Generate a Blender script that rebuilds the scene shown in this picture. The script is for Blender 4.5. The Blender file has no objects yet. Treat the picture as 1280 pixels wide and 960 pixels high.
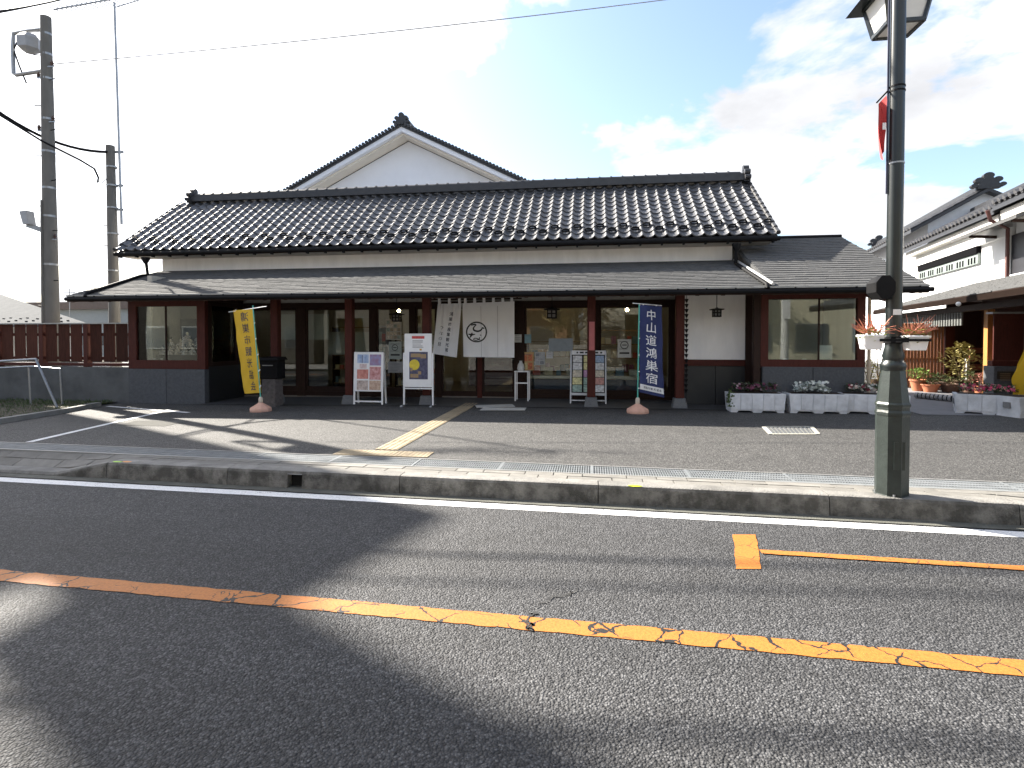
import bpy, bmesh, math, random
from mathutils import Vector, Matrix
random.seed(7)
R=math.radians
sc=bpy.context.scene
# ---------------------------------------------------------------- camera
CAMH=1.6; FPX=690.0; CXP=640.0; CYP=436.5; YAW=R(8.28); PIT=R(1.2)
cam=bpy.data.cameras.new('camera'); camo=bpy.data.objects.new('camera',cam); sc.collection.objects.link(camo)
camo.location=(0,0,CAMH); camo.rotation_euler=(R(90)-PIT,0,YAW)
cam.sensor_width=36; cam.lens=36*FPX/1280; cam.shift_y=-43.5/1280; cam.clip_end=3000; cam.clip_start=.05
sc.camera=camo
# ---------------------------------------------------------------- light
SAZ=R(62); SEL=R(37)          # sun behind the shop, to the left
SUN=Vector((-math.sin(SAZ)*math.cos(SEL),math.cos(SAZ)*math.cos(SEL),math.sin(SEL)))
sl=bpy.data.lights.new('sun','SUN'); sl.energy=5.0; sl.angle=R(.53); sl.color=(1,.93,.82)
so=bpy.data.objects.new('sun',sl); sc.collection.objects.link(so)
so.rotation_euler=(-SUN).to_track_quat('-Z','Y').to_euler(); so.location=(-30,20,40)
wd=bpy.data.worlds.new('World'); sc.world=wd; wd.use_nodes=True
nt=wd.node_tree; nt.nodes.clear()
def wn(t,**k):
    n=nt.nodes.new(t)
    for a,b in k.items(): setattr(n,a,b)
    return n
out=wn('ShaderNodeOutputWorld'); bg=wn('ShaderNodeBackground'); nt.links.new(bg.outputs[0],out.inputs[0])
sky=wn('ShaderNodeTexSky',sky_type='NISHITA'); sky.sun_disc=False; sky.sun_elevation=SEL; sky.sun_rotation=-SAZ
sky.air_density=1.0; sky.dust_density=1.6; sky.ozone_density=1.0
bg.inputs[1].default_value=.085
tc=wn('ShaderNodeTexCoord'); sep=wn('ShaderNodeSeparateXYZ'); nt.links.new(tc.outputs['Generated'],sep.inputs[0])
def wm(op,a,b=None,clamp=False):
    n=wn('ShaderNodeMath',operation=op); n.use_clamp=clamp
    for i,v in enumerate((a,b)):
        if v is None: continue
        if isinstance(v,(int,float)): n.inputs[i].default_value=v
        else: nt.links.new(v,n.inputs[i])
    return n.outputs[0]
zc=wm('ADD',wm('MAXIMUM',sep.outputs[2],0.0),.22)
cmb=wn('ShaderNodeCombineXYZ'); nt.links.new(wm('DIVIDE',sep.outputs[0],zc),cmb.inputs[0]); nt.links.new(wm('DIVIDE',sep.outputs[1],zc),cmb.inputs[1])
cmb.inputs[2].default_value=2.6
nz=wn('ShaderNodeTexNoise'); nz.inputs['Scale'].default_value=1.7; nz.inputs['Detail'].default_value=10; nz.inputs['Roughness'].default_value=.56; nz.inputs['Distortion'].default_value=.25
nt.links.new(cmb.outputs[0],nz.inputs['Vector'])
cr=wn('ShaderNodeValToRGB'); cr.color_ramp.elements[0].position=.475; cr.color_ramp.elements[1].position=.53
nt.links.new(nz.outputs['Fac'],cr.inputs[0])
# thin haze whitening around the sun (forward scattering in cloud)
vd=wn('ShaderNodeVectorMath',operation='DOT_PRODUCT'); nt.links.new(tc.outputs['Generated'],vd.inputs[0]); vd.inputs[1].default_value=SUN
dt=wm('MAXIMUM',vd.outputs['Value'],0.0)
glow=wm('POWER',dt,6.0)
nz2=wn('ShaderNodeTexNoise'); nz2.inputs['Scale'].default_value=2.3; nz2.inputs['Detail'].default_value=8; nz2.inputs['Roughness'].default_value=.55
nt.links.new(cmb.outputs[0],nz2.inputs['Vector'])
shade=wm('ADD',wm('MULTIPLY',nz2.outputs['Fac'],4.2),1.5)        # cloud radiance, before strength
cb=wm('MULTIPLY',shade,wm('ADD',wm('MULTIPLY',glow,1.6),.95))
cc=wn('ShaderNodeCombineColor'); nt.links.new(cb,cc.inputs[0]); nt.links.new(wm('MULTIPLY',cb,1.01),cc.inputs[1]); nt.links.new(wm('MULTIPLY',cb,1.05),cc.inputs[2])
mx=wn('ShaderNodeMix',data_type='RGBA'); nt.links.new(cr.outputs[0],mx.inputs[0]); nt.links.new(sky.outputs[0],mx.inputs[6]); nt.links.new(cc.outputs[0],mx.inputs[7])
nt.links.new(mx.outputs[2],bg.inputs[0])
vs=sc.view_settings; vs.view_transform='Standard'; vs.look='None'; vs.gamma=1; vs.exposure=1.92; vs.use_curve_mapping=False
# ---------------------------------------------------------------- pixel -> direction helpers
def ray(px,py):
    u=(px-CXP)/FPX; v=(CYP-py)/FPX
    fw=math.cos(PIT)+v*math.sin(PIT); up=v*math.cos(PIT)-math.sin(PIT); c,s=math.cos(YAW),math.sin(YAW)
    return Vector((u*c-fw*s,u*s+fw*c,up))
def onz(px,py,z=0):
    d=ray(px,py); t=(z-CAMH)/d.z; return Vector((d.x*t,d.y*t,z))
def ony(px,py,Y):
    d=ray(px,py); t=Y/d.y; return Vector((d.x*t,Y,CAMH+d.z*t))
def onx(px,py,X):
    d=ray(px,py); t=X/d.x; return Vector((X,d.y*t,CAMH+d.z*t))
def g(x,y=11.0):      # forecourt height
    s=min(1,max(0,(y-6.2)/3.5)); k=.0115 if x<-3.5 else .004
    return .165+(max(-.11,min(.06,k*(x+3.5)))-.01)*s
# ---------------------------------------------------------------- materials
MC={}
def mat(name,col,rough=.6,metal=0,var=.15,scale=6,bump=0,bscale=60,spec=.5,rand=0,col2=None,stretch=None,emit=None,estr=1):
    if name in MC: return MC[name]
    m=bpy.data.materials.new(name); m.use_nodes=True; t=m.node_tree; b=t.nodes['Principled BSDF']
    L=t.links.new
    tc=t.nodes.new('ShaderNodeTexCoord'); mp=t.nodes.new('ShaderNodeMapping'); L(tc.outputs['Object'],mp.inputs[0])
    if stretch: mp.inputs['Scale'].default_value=stretch
    oi=t.nodes.new('ShaderNodeObjectInfo')
    va=t.nodes.new('ShaderNodeVectorMath'); va.operation='ADD'; ml=t.nodes.new('ShaderNodeMath'); ml.operation='MULTIPLY'; ml.inputs[1].default_value=37.0
    L(oi.outputs['Random'],ml.inputs[0]); L(mp.outputs[0],va.inputs[0]); L(ml.outputs[0],va.inputs[1])
    n=t.nodes.new('ShaderNodeTexNoise'); n.inputs['Scale'].default_value=scale; n.inputs['Detail'].default_value=7; n.inputs['Roughness'].default_value=.62
    L(va.outputs[0],n.inputs['Vector'])
    r=t.nodes.new('ShaderNodeValToRGB'); r.color_ramp.elements[0].position=.28; r.color_ramp.elements[1].position=.72
    c=Vector(col[:3]); c0=c*(1-var); c1=Vector(col2[:3]) if col2 else c*(1+var)
    r.color_ramp.elements[0].color=(*c0,1); r.color_ramp.elements[1].color=(min(1,c1[0]),min(1,c1[1]),min(1,c1[2]),1)
    L(n.outputs['Fac'],r.inputs[0]); src=r.outputs[0]
    if rand:
        hs=t.nodes.new('ShaderNodeHueSaturation'); mr=t.nodes.new('ShaderNodeMapRange'); mr.inputs[3].default_value=1-rand; mr.inputs[4].default_value=1+rand
        L(oi.outputs['Random'],mr.inputs[0]); L(mr.outputs[0],hs.inputs['Value']); L(src,hs.inputs['Color']); src=hs.outputs[0]
    L(src,b.inputs['Base Color'])
    b.inputs['Roughness'].default_value=rough; b.inputs['Metallic'].default_value=metal; b.inputs['Specular IOR Level'].default_value=spec
    if bump:
        n2=t.nodes.new('ShaderNodeTexNoise'); n2.inputs['Scale'].default_value=bscale; n2.inputs['Detail'].default_value=5
        L(va.outputs[0],n2.inputs['Vector']); bp=t.nodes.new('ShaderNodeBump'); bp.inputs['Strength'].default_value=bump; bp.inputs['Distance'].default_value=.02
        L(n2.outputs['Fac'],bp.inputs['Height']); L(bp.outputs[0],b.inputs['Normal'])
    if emit:
        b.inputs['Emission Color'].default_value=(*emit,1); b.inputs['Emission Strength'].default_value=estr
    MC[name]=m; return m
def asphalt(name,dark,light,sc_=95,big=.5,bump=.9,rough=.75,patch=.25):
    m=bpy.data.materials.new(name); m.use_nodes=True; t=m.node_tree; b=t.nodes['Principled BSDF']; L=t.links.new
    tc=t.nodes.new('ShaderNodeTexCoord')
    v=t.nodes.new('ShaderNodeTexVoronoi'); v.inputs['Scale'].default_value=sc_; L(tc.outputs['Object'],v.inputs['Vector']); v.inputs['Randomness'].default_value=1
    sp=t.nodes.new('ShaderNodeSeparateColor'); L(v.outputs['Color'],sp.inputs[0])
    r=t.nodes.new('ShaderNodeValToRGB'); e=r.color_ramp.elements; e[0].position=.0; e[1].position=1; e[0].color=(*[x*.75 for x in dark],1); e[1].color=(*[min(1,x*1.25) for x in light],1)
    k=r.color_ramp.elements.new(.62); k.color=(*[(a+c)/2*.92 for a,c in zip(dark,light)],1)
    L(sp.outputs[0],r.inputs[0])
    # dark binder between stones
    r2=t.nodes.new('ShaderNodeValToRGB'); r2.color_ramp.elements[0].position=.30; r2.color_ramp.elements[1].position=.62
    r2.color_ramp.elements[0].color=(1,1,1,1); r2.color_ramp.elements[1].color=(.36,.36,.38,1); L(v.outputs['Distance'],r2.inputs[0])
    mu=t.nodes.new('ShaderNodeMix'); mu.data_type='RGBA'; mu.blend_type='MULTIPLY'; mu.inputs[0].default_value=.8; L(r.outputs[0],mu.inputs[6]); L(r2.outputs[0],mu.inputs[7])
    # wear patches / lane bands
    mp=t.nodes.new('ShaderNodeMapping'); mp.inputs['Scale'].default_value=(.25,1.0,1); L(tc.outputs['Object'],mp.inputs[0])
    n=t.nodes.new('ShaderNodeTexNoise'); n.inputs['Scale'].default_value=big; n.inputs['Detail'].default_value=6; L(mp.outputs[0],n.inputs['Vector'])
    mr=t.nodes.new('ShaderNodeMapRange'); mr.inputs[1].default_value=.3; mr.inputs[2].default_value=.7; mr.inputs[3].default_value=1-patch; mr.inputs[4].default_value=1+patch; L(n.outputs['Fac'],mr.inputs[0])
    n3=t.nodes.new('ShaderNodeTexNoise'); n3.inputs['Scale'].default_value=9; n3.inputs['Detail'].default_value=4; L(tc.outputs['Object'],n3.inputs['Vector'])
    mr3=t.nodes.new('ShaderNodeMapRange'); mr3.inputs[1].default_value=.3; mr3.inputs[2].default_value=.7; mr3.inputs[3].default_value=.88; mr3.inputs[4].default_value=1.12; L(n3.outputs['Fac'],mr3.inputs[0])
    mpl=t.nodes.new('ShaderNodeMapping'); mpl.inputs['Scale'].default_value=(.035,1.5,1); mpl.inputs['Rotation'].default_value=(0,0,.03); L(tc.outputs['Object'],mpl.inputs[0])
    nl=t.nodes.new('ShaderNodeTexNoise'); nl.inputs['Scale'].default_value=1.0; nl.inputs['Detail'].default_value=3; L(mpl.outputs[0],nl.inputs['Vector'])
    mrl=t.nodes.new('ShaderNodeMapRange'); mrl.inputs[1].default_value=.32; mrl.inputs[2].default_value=.68; mrl.inputs[3].default_value=1-patch*.7; mrl.inputs[4].default_value=1+patch*.7; L(nl.outputs['Fac'],mrl.inputs[0])
    ns=t.nodes.new('ShaderNodeTexNoise'); ns.inputs['Scale'].default_value=1.7; ns.inputs['Detail'].default_value=5; ns.inputs['Roughness'].default_value=.65; L(tc.outputs['Object'],ns.inputs['Vector'])
    mrs=t.nodes.new('ShaderNodeMapRange'); mrs.inputs[1].default_value=.30; mrs.inputs[2].default_value=.42; mrs.inputs[3].default_value=.72; mrs.inputs[4].default_value=1.0; L(ns.outputs['Fac'],mrs.inputs[0])
    pl0=t.nodes.new('ShaderNodeMath'); pl0.operation='MULTIPLY'; L(mrl.outputs[0],pl0.inputs[0]); L(mrs.outputs[0],pl0.inputs[1])
    pl1=t.nodes.new('ShaderNodeMath'); pl1.operation='MULTIPLY'; L(pl0.outputs[0],pl1.inputs[0]); L(mr3.outputs[0],pl1.inputs[1])
    pm=t.nodes.new('ShaderNodeMath'); pm.operation='MULTIPLY'; L(mr.outputs[0],pm.inputs[0]); L(pl1.outputs[0],pm.inputs[1])
    hs=t.nodes.new('ShaderNodeHueSaturation'); L(mu.outputs[2],hs.inputs['Color']); L(pm.outputs[0],hs.inputs['Value']); L(hs.outputs[0],b.inputs['Base Color'])
    b.inputs['Roughness'].default_value=rough; b.inputs['Specular IOR Level'].default_value=.5
    bp=t.nodes.new('ShaderNodeBump'); bp.inputs['Strength'].default_value=bump; bp.inputs['Distance'].default_value=.011; bp.invert=True
    L(v.outputs['Distance'],bp.inputs['Height'])
    n4=t.nodes.new('ShaderNodeTexNoise'); n4.inputs['Scale'].default_value=sc_*1.5; n4.inputs['Detail'].default_value=3; L(tc.outputs['Object'],n4.inputs['Vector'])
    bp2=t.nodes.new('ShaderNodeBump'); bp2.inputs['Strength'].default_value=bump*.6; bp2.inputs['Distance'].default_value=.004; L(n4.outputs['Fac'],bp2.inputs['Height']); L(bp.outputs[0],bp2.inputs['Normal']); L(bp2.outputs[0],b.inputs['Normal'])
    return m
def crackpaint(name,col,under,amt=.03):
    m=bpy.data.materials.new(name); m.use_nodes=True; t=m.node_tree; b=t.nodes['Principled BSDF']; L=t.links.new
    tc=t.nodes.new('ShaderNodeTexCoord'); n0=t.nodes.new('ShaderNodeTexNoise'); n0.inputs['Scale'].default_value=7; n0.inputs['Detail'].default_value=5; L(tc.outputs['Object'],n0.inputs['Vector'])
    mxv=t.nodes.new('ShaderNodeMix'); mxv.data_type='VECTOR'; mxv.inputs[0].default_value=.16; L(tc.outputs['Object'],mxv.inputs[4]); L(n0.outputs['Color'],mxv.inputs[5])
    v=t.nodes.new('ShaderNodeTexVoronoi'); v.feature='DISTANCE_TO_EDGE'; v.inputs['Scale'].default_value=5.5; L(mxv.outputs[1],v.inputs['Vector'])
    n1=t.nodes.new('ShaderNodeTexNoise'); n1.inputs['Scale'].default_value=3; L(tc.outputs['Object'],n1.inputs['Vector'])
    th=t.nodes.new('ShaderNodeMapRange'); th.inputs[1].default_value=.4; th.inputs[2].default_value=.62; th.inputs[3].default_value=0; th.inputs[4].default_value=amt; L(n1.outputs['Fac'],th.inputs[0])
    lt=t.nodes.new('ShaderNodeMath'); lt.operation='LESS_THAN'; L(v.outputs['Distance'],lt.inputs[0]); L(th.outputs[0],lt.inputs[1])
    n2=t.nodes.new('ShaderNodeTexNoise'); n2.inputs['Scale'].default_value=70; n2.inputs['Detail'].default_value=4; L(tc.outputs['Object'],n2.inputs['Vector'])
    r=t.nodes.new('ShaderNodeValToRGB'); r.color_ramp.elements[0].position=.3; r.color_ramp.elements[1].position=.6; r.color_ramp.elements[0].color=(*[x*.72 for x in col],1); r.color_ramp.elements[1].color=(*col,1); L(n2.outputs['Fac'],r.inputs[0])
    mu=t.nodes.new('ShaderNodeMix'); mu.data_type='RGBA'; L(lt.outputs[0],mu.inputs[0]); L(r.outputs[0],mu.inputs[6]); mu.inputs[7].default_value=(*under,1); L(mu.outputs[2],b.inputs['Base Color'])
    b.inputs['Roughness'].default_value=.6
    bp=t.nodes.new('ShaderNodeBump'); bp.inputs['Strength'].default_value=.5; bp.inputs['Distance'].default_value=.004; L(n2.outputs['Fac'],bp.inputs['Height']); L(bp.outputs[0],b.inputs['Normal'])
    return m
def glassmat(name,tint=(.86,.9,.88),ior=1.5):
    m=bpy.data.materials.new(name); m.use_nodes=True; t=m.node_tree; t.nodes.clear(); L=t.links.new
    o=t.nodes.new('ShaderNodeOutputMaterial'); mxs=t.nodes.new('ShaderNodeMixShader'); tr=t.nodes.new('ShaderNodeBsdfTransparent'); gl=t.nodes.new('ShaderNodeBsdfGlossy'); fr=t.nodes.new('ShaderNodeFresnel')
    tr.inputs[0].default_value=(*tint,1); gl.inputs['Roughness'].default_value=.006; gl.inputs[0].default_value=(.95,.97,1,1); fr.inputs[0].default_value=ior
    L(fr.outputs[0],mxs.inputs[0]); L(tr.outputs[0],mxs.inputs[1]); L(gl.outputs[0],mxs.inputs[2]); L(mxs.outputs[0],o.inputs[0]); return m
GLASS=glassmat('window glass')
# ---------------------------------------------------------------- mesh builder
class MB:
    def __init__(s): s.v=[]; s.f=[]
    def add(s,vs,fs):
        o=len(s.v); s.v+= [tuple(v) for v in vs]; s.f+=[tuple(i+o for i in f) for f in fs]; return s
    def box(s,x0,x1,y0,y1,z0,z1,m=None):
        vs=[Vector(p) for p in ((x0,y0,z0),(x1,y0,z0),(x1,y1,z0),(x0,y1,z0),(x0,y0,z1),(x1,y0,z1),(x1,y1,z1),(x0,y1,z1))]
        if m: vs=[m@v for v in vs]
        return s.add(vs,((0,3,2,1),(4,5,6,7),(0,1,5,4),(1,2,6,5),(2,3,7,6),(3,0,4,7)))
    def hexa(s,b,t):   # bottom 4, top 4 (same winding, ccw from above)
        return s.add(list(b)+list(t),((0,3,2,1),(4,5,6,7),(0,1,5,4),(1,2,6,5),(2,3,7,6),(3,0,4,7)))
    def beam(s,p0,p1,w,h,up=(0,0,1)):
        p0=Vector(p0);p1=Vector(p1);d=(p1-p0).normalized();u=Vector(up);r=d.cross(u)
        if r.length<1e-4: r=d.cross(Vector((0,1,0)))
        r.normalize();u=r.cross(d).normalized();r=r*w/2;u=u*h/2
        return s.add([p0-r-u,p0+r-u,p0+r+u,p0-r+u,p1-r-u,p1+r-u,p1+r+u,p1-r+u],((0,1,2,3),(7,6,5,4),(0,4,5,1),(1,5,6,2),(2,6,7,3),(3,7,4,0)))
    def tube(s,pts,r,n=8,cap=True):
        pts=[Vector(p) for p in pts]; rs=r if isinstance(r,(list,tuple)) else [r]*len(pts)
        rings=[];prev=None
        for i,p in enumerate(pts):
            d=(pts[min(i+1,len(pts)-1)]-pts[max(i-1,0)]).normalized()
            if prev is None:
                a=Vector((0,0,1)) if abs(d.z)<.9 else Vector((1,0,0)); u=d.cross(a).normalized()
            else: u=(prev-d*prev.dot(d)).normalized()
            prev=u; w=d.cross(u)
            rings.append([p+(u*math.cos(2*math.pi*k/n)+w*math.sin(2*math.pi*k/n))*rs[i] for k in range(n)])
        fs=[]
        for i in range(len(pts)-1):
            for k in range(n):
                a=i*n+k;b=i*n+(k+1)%n; fs.append((a,b,b+n,a+n))
        if cap: fs.append(tuple(range(n-1,-1,-1))); fs.append(tuple((len(pts)-1)*n+k for k in range(n)))
        return s.add([v for rg in rings for v in rg],fs)
    def lathe(s,c,prof,n=12,rot=0,sq=None):   # prof: (r,z) from bottom up
        c=Vector(c);vs=[];fs=[]
        for r,z in prof:
            for k in range(n):
                a=2*math.pi*k/n+rot; vs.append(c+Vector((r*math.cos(a),r*math.sin(a),z)))
        for i in range(len(prof)-1):
            for k in range(n):
                a=i*n+k;b=i*n+(k+1)%n; fs.append((a,b,b+n,a+n))
        fs.append(tuple(range(n-1,-1,-1))); fs.append(tuple((len(prof)-1)*n+k for k in range(n)))
        return s.add(vs,fs)
    def prism(s,poly,fn,d0,d1):  # poly 2D ccw, fn(u,v,d)->Vector
        n=len(poly); vs=[fn(u,v,d0) for u,v in poly]+[fn(u,v,d1) for u,v in poly]
        return s.add(vs,[tuple(range(n)),tuple(range(2*n-1,n-1,-1))]+[((i+1)%n,i,i+n,(i+1)%n+n) for i in range(n)])
    def quad(s,a,b,c,d): return s.add([a,b,c,d],((0,1,2,3),))
    def grid(s,fn,nu,nv):
        vs=[fn(i/nu,j/nv) for j in range(nv+1) for i in range(nu+1)]
        return s.add(vs,[(j*(nu+1)+i,j*(nu+1)+i+1,(j+1)*(nu+1)+i+1,(j+1)*(nu+1)+i) for j in range(nv) for i in range(nu)])
    def sphere(s,c,r,n=8,m=5,sz=1):
        prof=[(max(1e-4,r*math.sin(math.pi*i/m)),-r*sz*math.cos(math.pi*i/m)) for i in range(m+1)]
        return s.lathe(c,prof,n)
    def mesh(s,name,smooth=False,bevel=0,recalc=True):
        me=bpy.data.meshes.new(name); me.from_pydata(s.v,[],s.f)
        if recalc or bevel:
            bm=bmesh.new(); bm.from_mesh(me)
            if bevel: bmesh.ops.bevel(bm,geom=bm.edges[:],offset=bevel,segments=1,affect='EDGES',profile=.5,clamp_overlap=True)
            bmesh.ops.recalc_face_normals(bm,faces=bm.faces); bm.to_mesh(me); bm.free()
        if smooth: me.polygons.foreach_set('use_smooth',[True]*len(me.polygons)); 
        me.update(); return me
    def build(s,name,m,parent=None,smooth=False,bevel=0,**tagk):
        off=wloc(parent) if parent else Vector()
        if parent is None and 'origin' in tagk: off=Vector(tagk.pop('origin')); 
        loc=off if parent is None else Vector()
        s.v=[tuple(Vector(v)-off) for v in s.v]
        me=s.mesh(name,smooth,bevel); o=bpy.data.objects.new(name,me); sc.collection.objects.link(o)
        me.materials.append(m)
        if parent: o.parent=parent
        else: o.location=loc
        if smooth: autosmooth(me)
        tag(o,**tagk); return o
def autosmooth(me,ang=R(38)):
    bm=bmesh.new(); bm.from_mesh(me)
    for e in bm.edges:
        if len(e.link_faces)==2: e.smooth=e.calc_face_angle(0)<ang
    bm.to_mesh(me); bm.free()
def wloc(o):
    v=Vector()
    while o: v=v+o.location; o=o.parent
    return v
def tag(o,label=None,cat=None,group=None,kind=None):
    if label: o['label']=label
    if cat: o['category']=cat
    if group: o['group']=group
    if kind: o['kind']=kind
    return o
def empty(name,loc,label=None,cat=None,group=None):
    o=bpy.data.objects.new(name,None); o.empty_display_size=.2; sc.collection.objects.link(o); o.location=loc
    return tag(o,label,cat,group)
def inst(name,me,parent,loc,rot=None,scale=None):   # loc in world, parent chain unrotated
    o=bpy.data.objects.new(name,me); sc.collection.objects.link(o); o.parent=parent; o.location=Vector(loc)-(wloc(parent) if parent else Vector())
    if rot: o.rotation_euler=rot
    if scale: o.scale=scale
    return o
def meshof(mb,name,m,**k):
    me=mb.mesh(name,**k); me.materials.append(m); return me
def bx(name,m,parent,x0,x1,y0,y1,z0,z1,bevel=0,**k): return MB().box(x0,x1,y0,y1,z0,z1).build(name,m,parent,bevel=bevel,**k)
# text as flat mesh: list of (char,u,v,size) -> verts in (u,v)
GL={}
def glyph(ch,off=.0):
    k=(ch,off)
    if k in GL: return GL[k]
    cu=bpy.data.curves.new('t','FONT'); cu.body=ch; cu.size=1; cu.offset=off; cu.resolution_u=3; cu.fill_mode='FRONT'
    ob=bpy.data.objects.new('t',cu); sc.collection.objects.link(ob); bpy.context.view_layer.update()
    me=bpy.data.meshes.new_from_object(ob.evaluated_get(bpy.context.evaluated_depsgraph_get()))
    vs=[Vector(v.co) for v in me.vertices]; fs=[tuple(p.vertices) for p in me.polygons]
    bpy.data.objects.remove(ob); bpy.data.curves.remove(cu); bpy.data.meshes.remove(me)
    if vs:
        cx=(min(v.x for v in vs)+max(v.x for v in vs))/2; cy=(min(v.y for v in vs)+max(v.y for v in vs))/2
        vs=[(v.x-cx,v.y-cy) for v in vs]
    GL[k]=(vs,fs); return GL[k]
def letters(mb,items,fn,off=.015,sx=1,mirror=False):
    for ch,u,v,s in items:
        vs,fs=glyph(ch,off)
        if not vs: continue
        mb.add([fn(u+(-x if mirror else x)*s*sx,v+y*s) for x,y in vs],fs)
    return mb
# common materials
WOODRED=mat('red stained timber',(.070,.0175,.0125),.6,spec=.2,var=.3,scale=9,stretch=(6,6,.7),bump=.15,bscale=40)
WOODDARK=mat('dark stained timber',(.028,.014,.010),.65,spec=.2,var=.3,scale=9,stretch=(4,4,1),bump=.15,bscale=40)
STONE=mat('grey plinth stone',(.08,.085,.094),.8,var=.22,scale=22,bump=.5,bscale=55,rand=.08)
FOOT=mat('foundation stone',(.13,.135,.14),.8,var=.2,scale=30,bump=.4)
PLASTER=mat('white plaster',(.86,.85,.835),.85,var=.09,scale=2.2,stretch=(1.6,1.6,.5),bump=.08,bscale=30)
PLASTER2=mat('cream plaster',(.72,.69,.63),.85,var=.07,scale=2,bump=.08,bscale=30)
TILE=mat('smoked roof tile',(.08,.081,.088),.45,var=.45,scale=5,bump=.1,bscale=40,rand=.22,spec=.75)
TILED=mat('dark ridge tile',(.026,.027,.031),.45,var=.3,scale=6,bump=.12,bscale=35,rand=.15)
SHING=mat('slate shingle',(.088,.089,.09),.85,spec=.2,var=.25,scale=7,bump=.4,bscale=70,stretch=(1,2.5,1))
BLACK=mat('black painted metal',(.009,.009,.010),.6,var=.2,spec=.12)
METALG=mat('galvanised steel',(.34,.35,.36),.42,metal=.8,var=.15,scale=15)
CONC=mat('weathered concrete',(.24,.235,.22),.85,var=.22,scale=5,bump=.35,bscale=80)
WHITEP=mat('white paint',(.84,.84,.84),.45,var=.05)
PAPER=mat('white paper',(.74,.74,.72),.6,var=.04)
INK=mat('navy ink',(.012,.014,.045),.6,var=.1)
INKB=mat('black ink',(.012,.012,.014),.6,var=.1)
INKW=mat('white ink',(.8,.8,.8),.6,var=.03)
# ================================================================ GROUND
SL=-.03                                    # road runs very slightly askew to the shop
def ry(y0,x): return y0+SL*x
def strip(mb,y0,y1,xa,xb,z,n=1,jag=0,seg=.06):
    if not jag:
        return mb.quad((xa,ry(y0,xa),z),(xb,ry(y0,xb),z),(xb,ry(y1,xb),z),(xa,ry(y1,xa),z))
    N=int((xb-xa)/seg); lo=[];hi=[]
    for i in range(N+1):
        x=xa+(xb-xa)*i/N
        lo.append((x,ry(y0,x)+random.uniform(-jag,jag),z)); hi.append((x,ry(y1,x)+random.uniform(-jag,jag),z))
    return mb.add(lo+hi,[(i,i+1,N+2+i,N+1+i) for i in range(N)])
ASPH=asphalt('road asphalt',(.022,.023,.026),(.102,.103,.106),sc_=88)
ASPF=asphalt('forecourt asphalt',(.038,.0376,.0368),(.135,.132,.126),sc_=80,patch=.12,bump=.8)
SOIL=mat('bare soil',(.11,.09,.065),.95,var=.3,scale=1.5,bump=.5,bscale=20)
MB().quad((-600,-600,-.06),(600,-600,-.06),(600,600,-.06),(-600,600,-.06)).build('ground',SOIL,kind='structure')
mb=MB(); strip(mb,.75,5.21,-60,60,0); road=mb.build('road',ASPH,kind='structure')
ORANGE=crackpaint('orange road paint',(.43,.148,.022),(.012,.012,.012),.05)
ORANGE2=crackpaint('orange road paint new',(.43,.148,.022),(.012,.012,.012),.012)
WLINE=crackpaint('white road paint',(.74,.74,.74),(.12,.12,.12),.006)
mb=MB(); strip(mb,2.955,3.1,-40,40,.004,jag=.006); mb.build('centre_line',ORANGE,road)
mb=MB(); strip(mb,5.02,5.17,-60,60,.004,jag=.003,seg=.1); mb.build('edge_line',WLINE,road)
a,b_,c,d=[onz(*p,.004) for p in ((916,668),(945,668),(952,711),(920,711))]
mb=MB(); N=14
lo=[a.lerp(d,i/N)+Vector((random.uniform(-.006,.006),0,0)) for i in range(N+1)]; hi=[b_.lerp(c,i/N)+Vector((random.uniform(-.006,.006),0,0)) for i in range(N+1)]
mb.add(lo+hi,[(i,i+1,N+2+i,N+1+i) for i in range(N)]); mb.build('bar_marking',ORANGE2,road)
mb=MB(); p=onz(950,690,0); y0=p.y-SL*p.x; strip(mb,y0-.045,y0+.035,p.x,40,.008,jag=.004); mb.build('lane_marking',ORANGE2,road)
# patching cracks across the road
mb=MB()
for (pa,pb,w) in (((668,765),(660,790),.02),((672,760),(720,735),.01)):
    A=onz(*pa,.0065);B=onz(*pb,.0065); n=14; pts=[A.lerp(B,i/n)+Vector((random.uniform(-.03,.03),random.uniform(-.03,.03),0)) for i in range(n+1)]
    for i in range(n):
        q=(pts[i+1]-pts[i]).normalized(); r_=Vector((-q.y,q.x,0))*w/2*random.uniform(.4,1.2); mb.quad(pts[i]-r_,pts[i+1]-r_,pts[i+1]+r_,pts[i]+r_)
mb.build('crack',mat('crack tar',(.025,.025,.025),.9),road)
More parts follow.
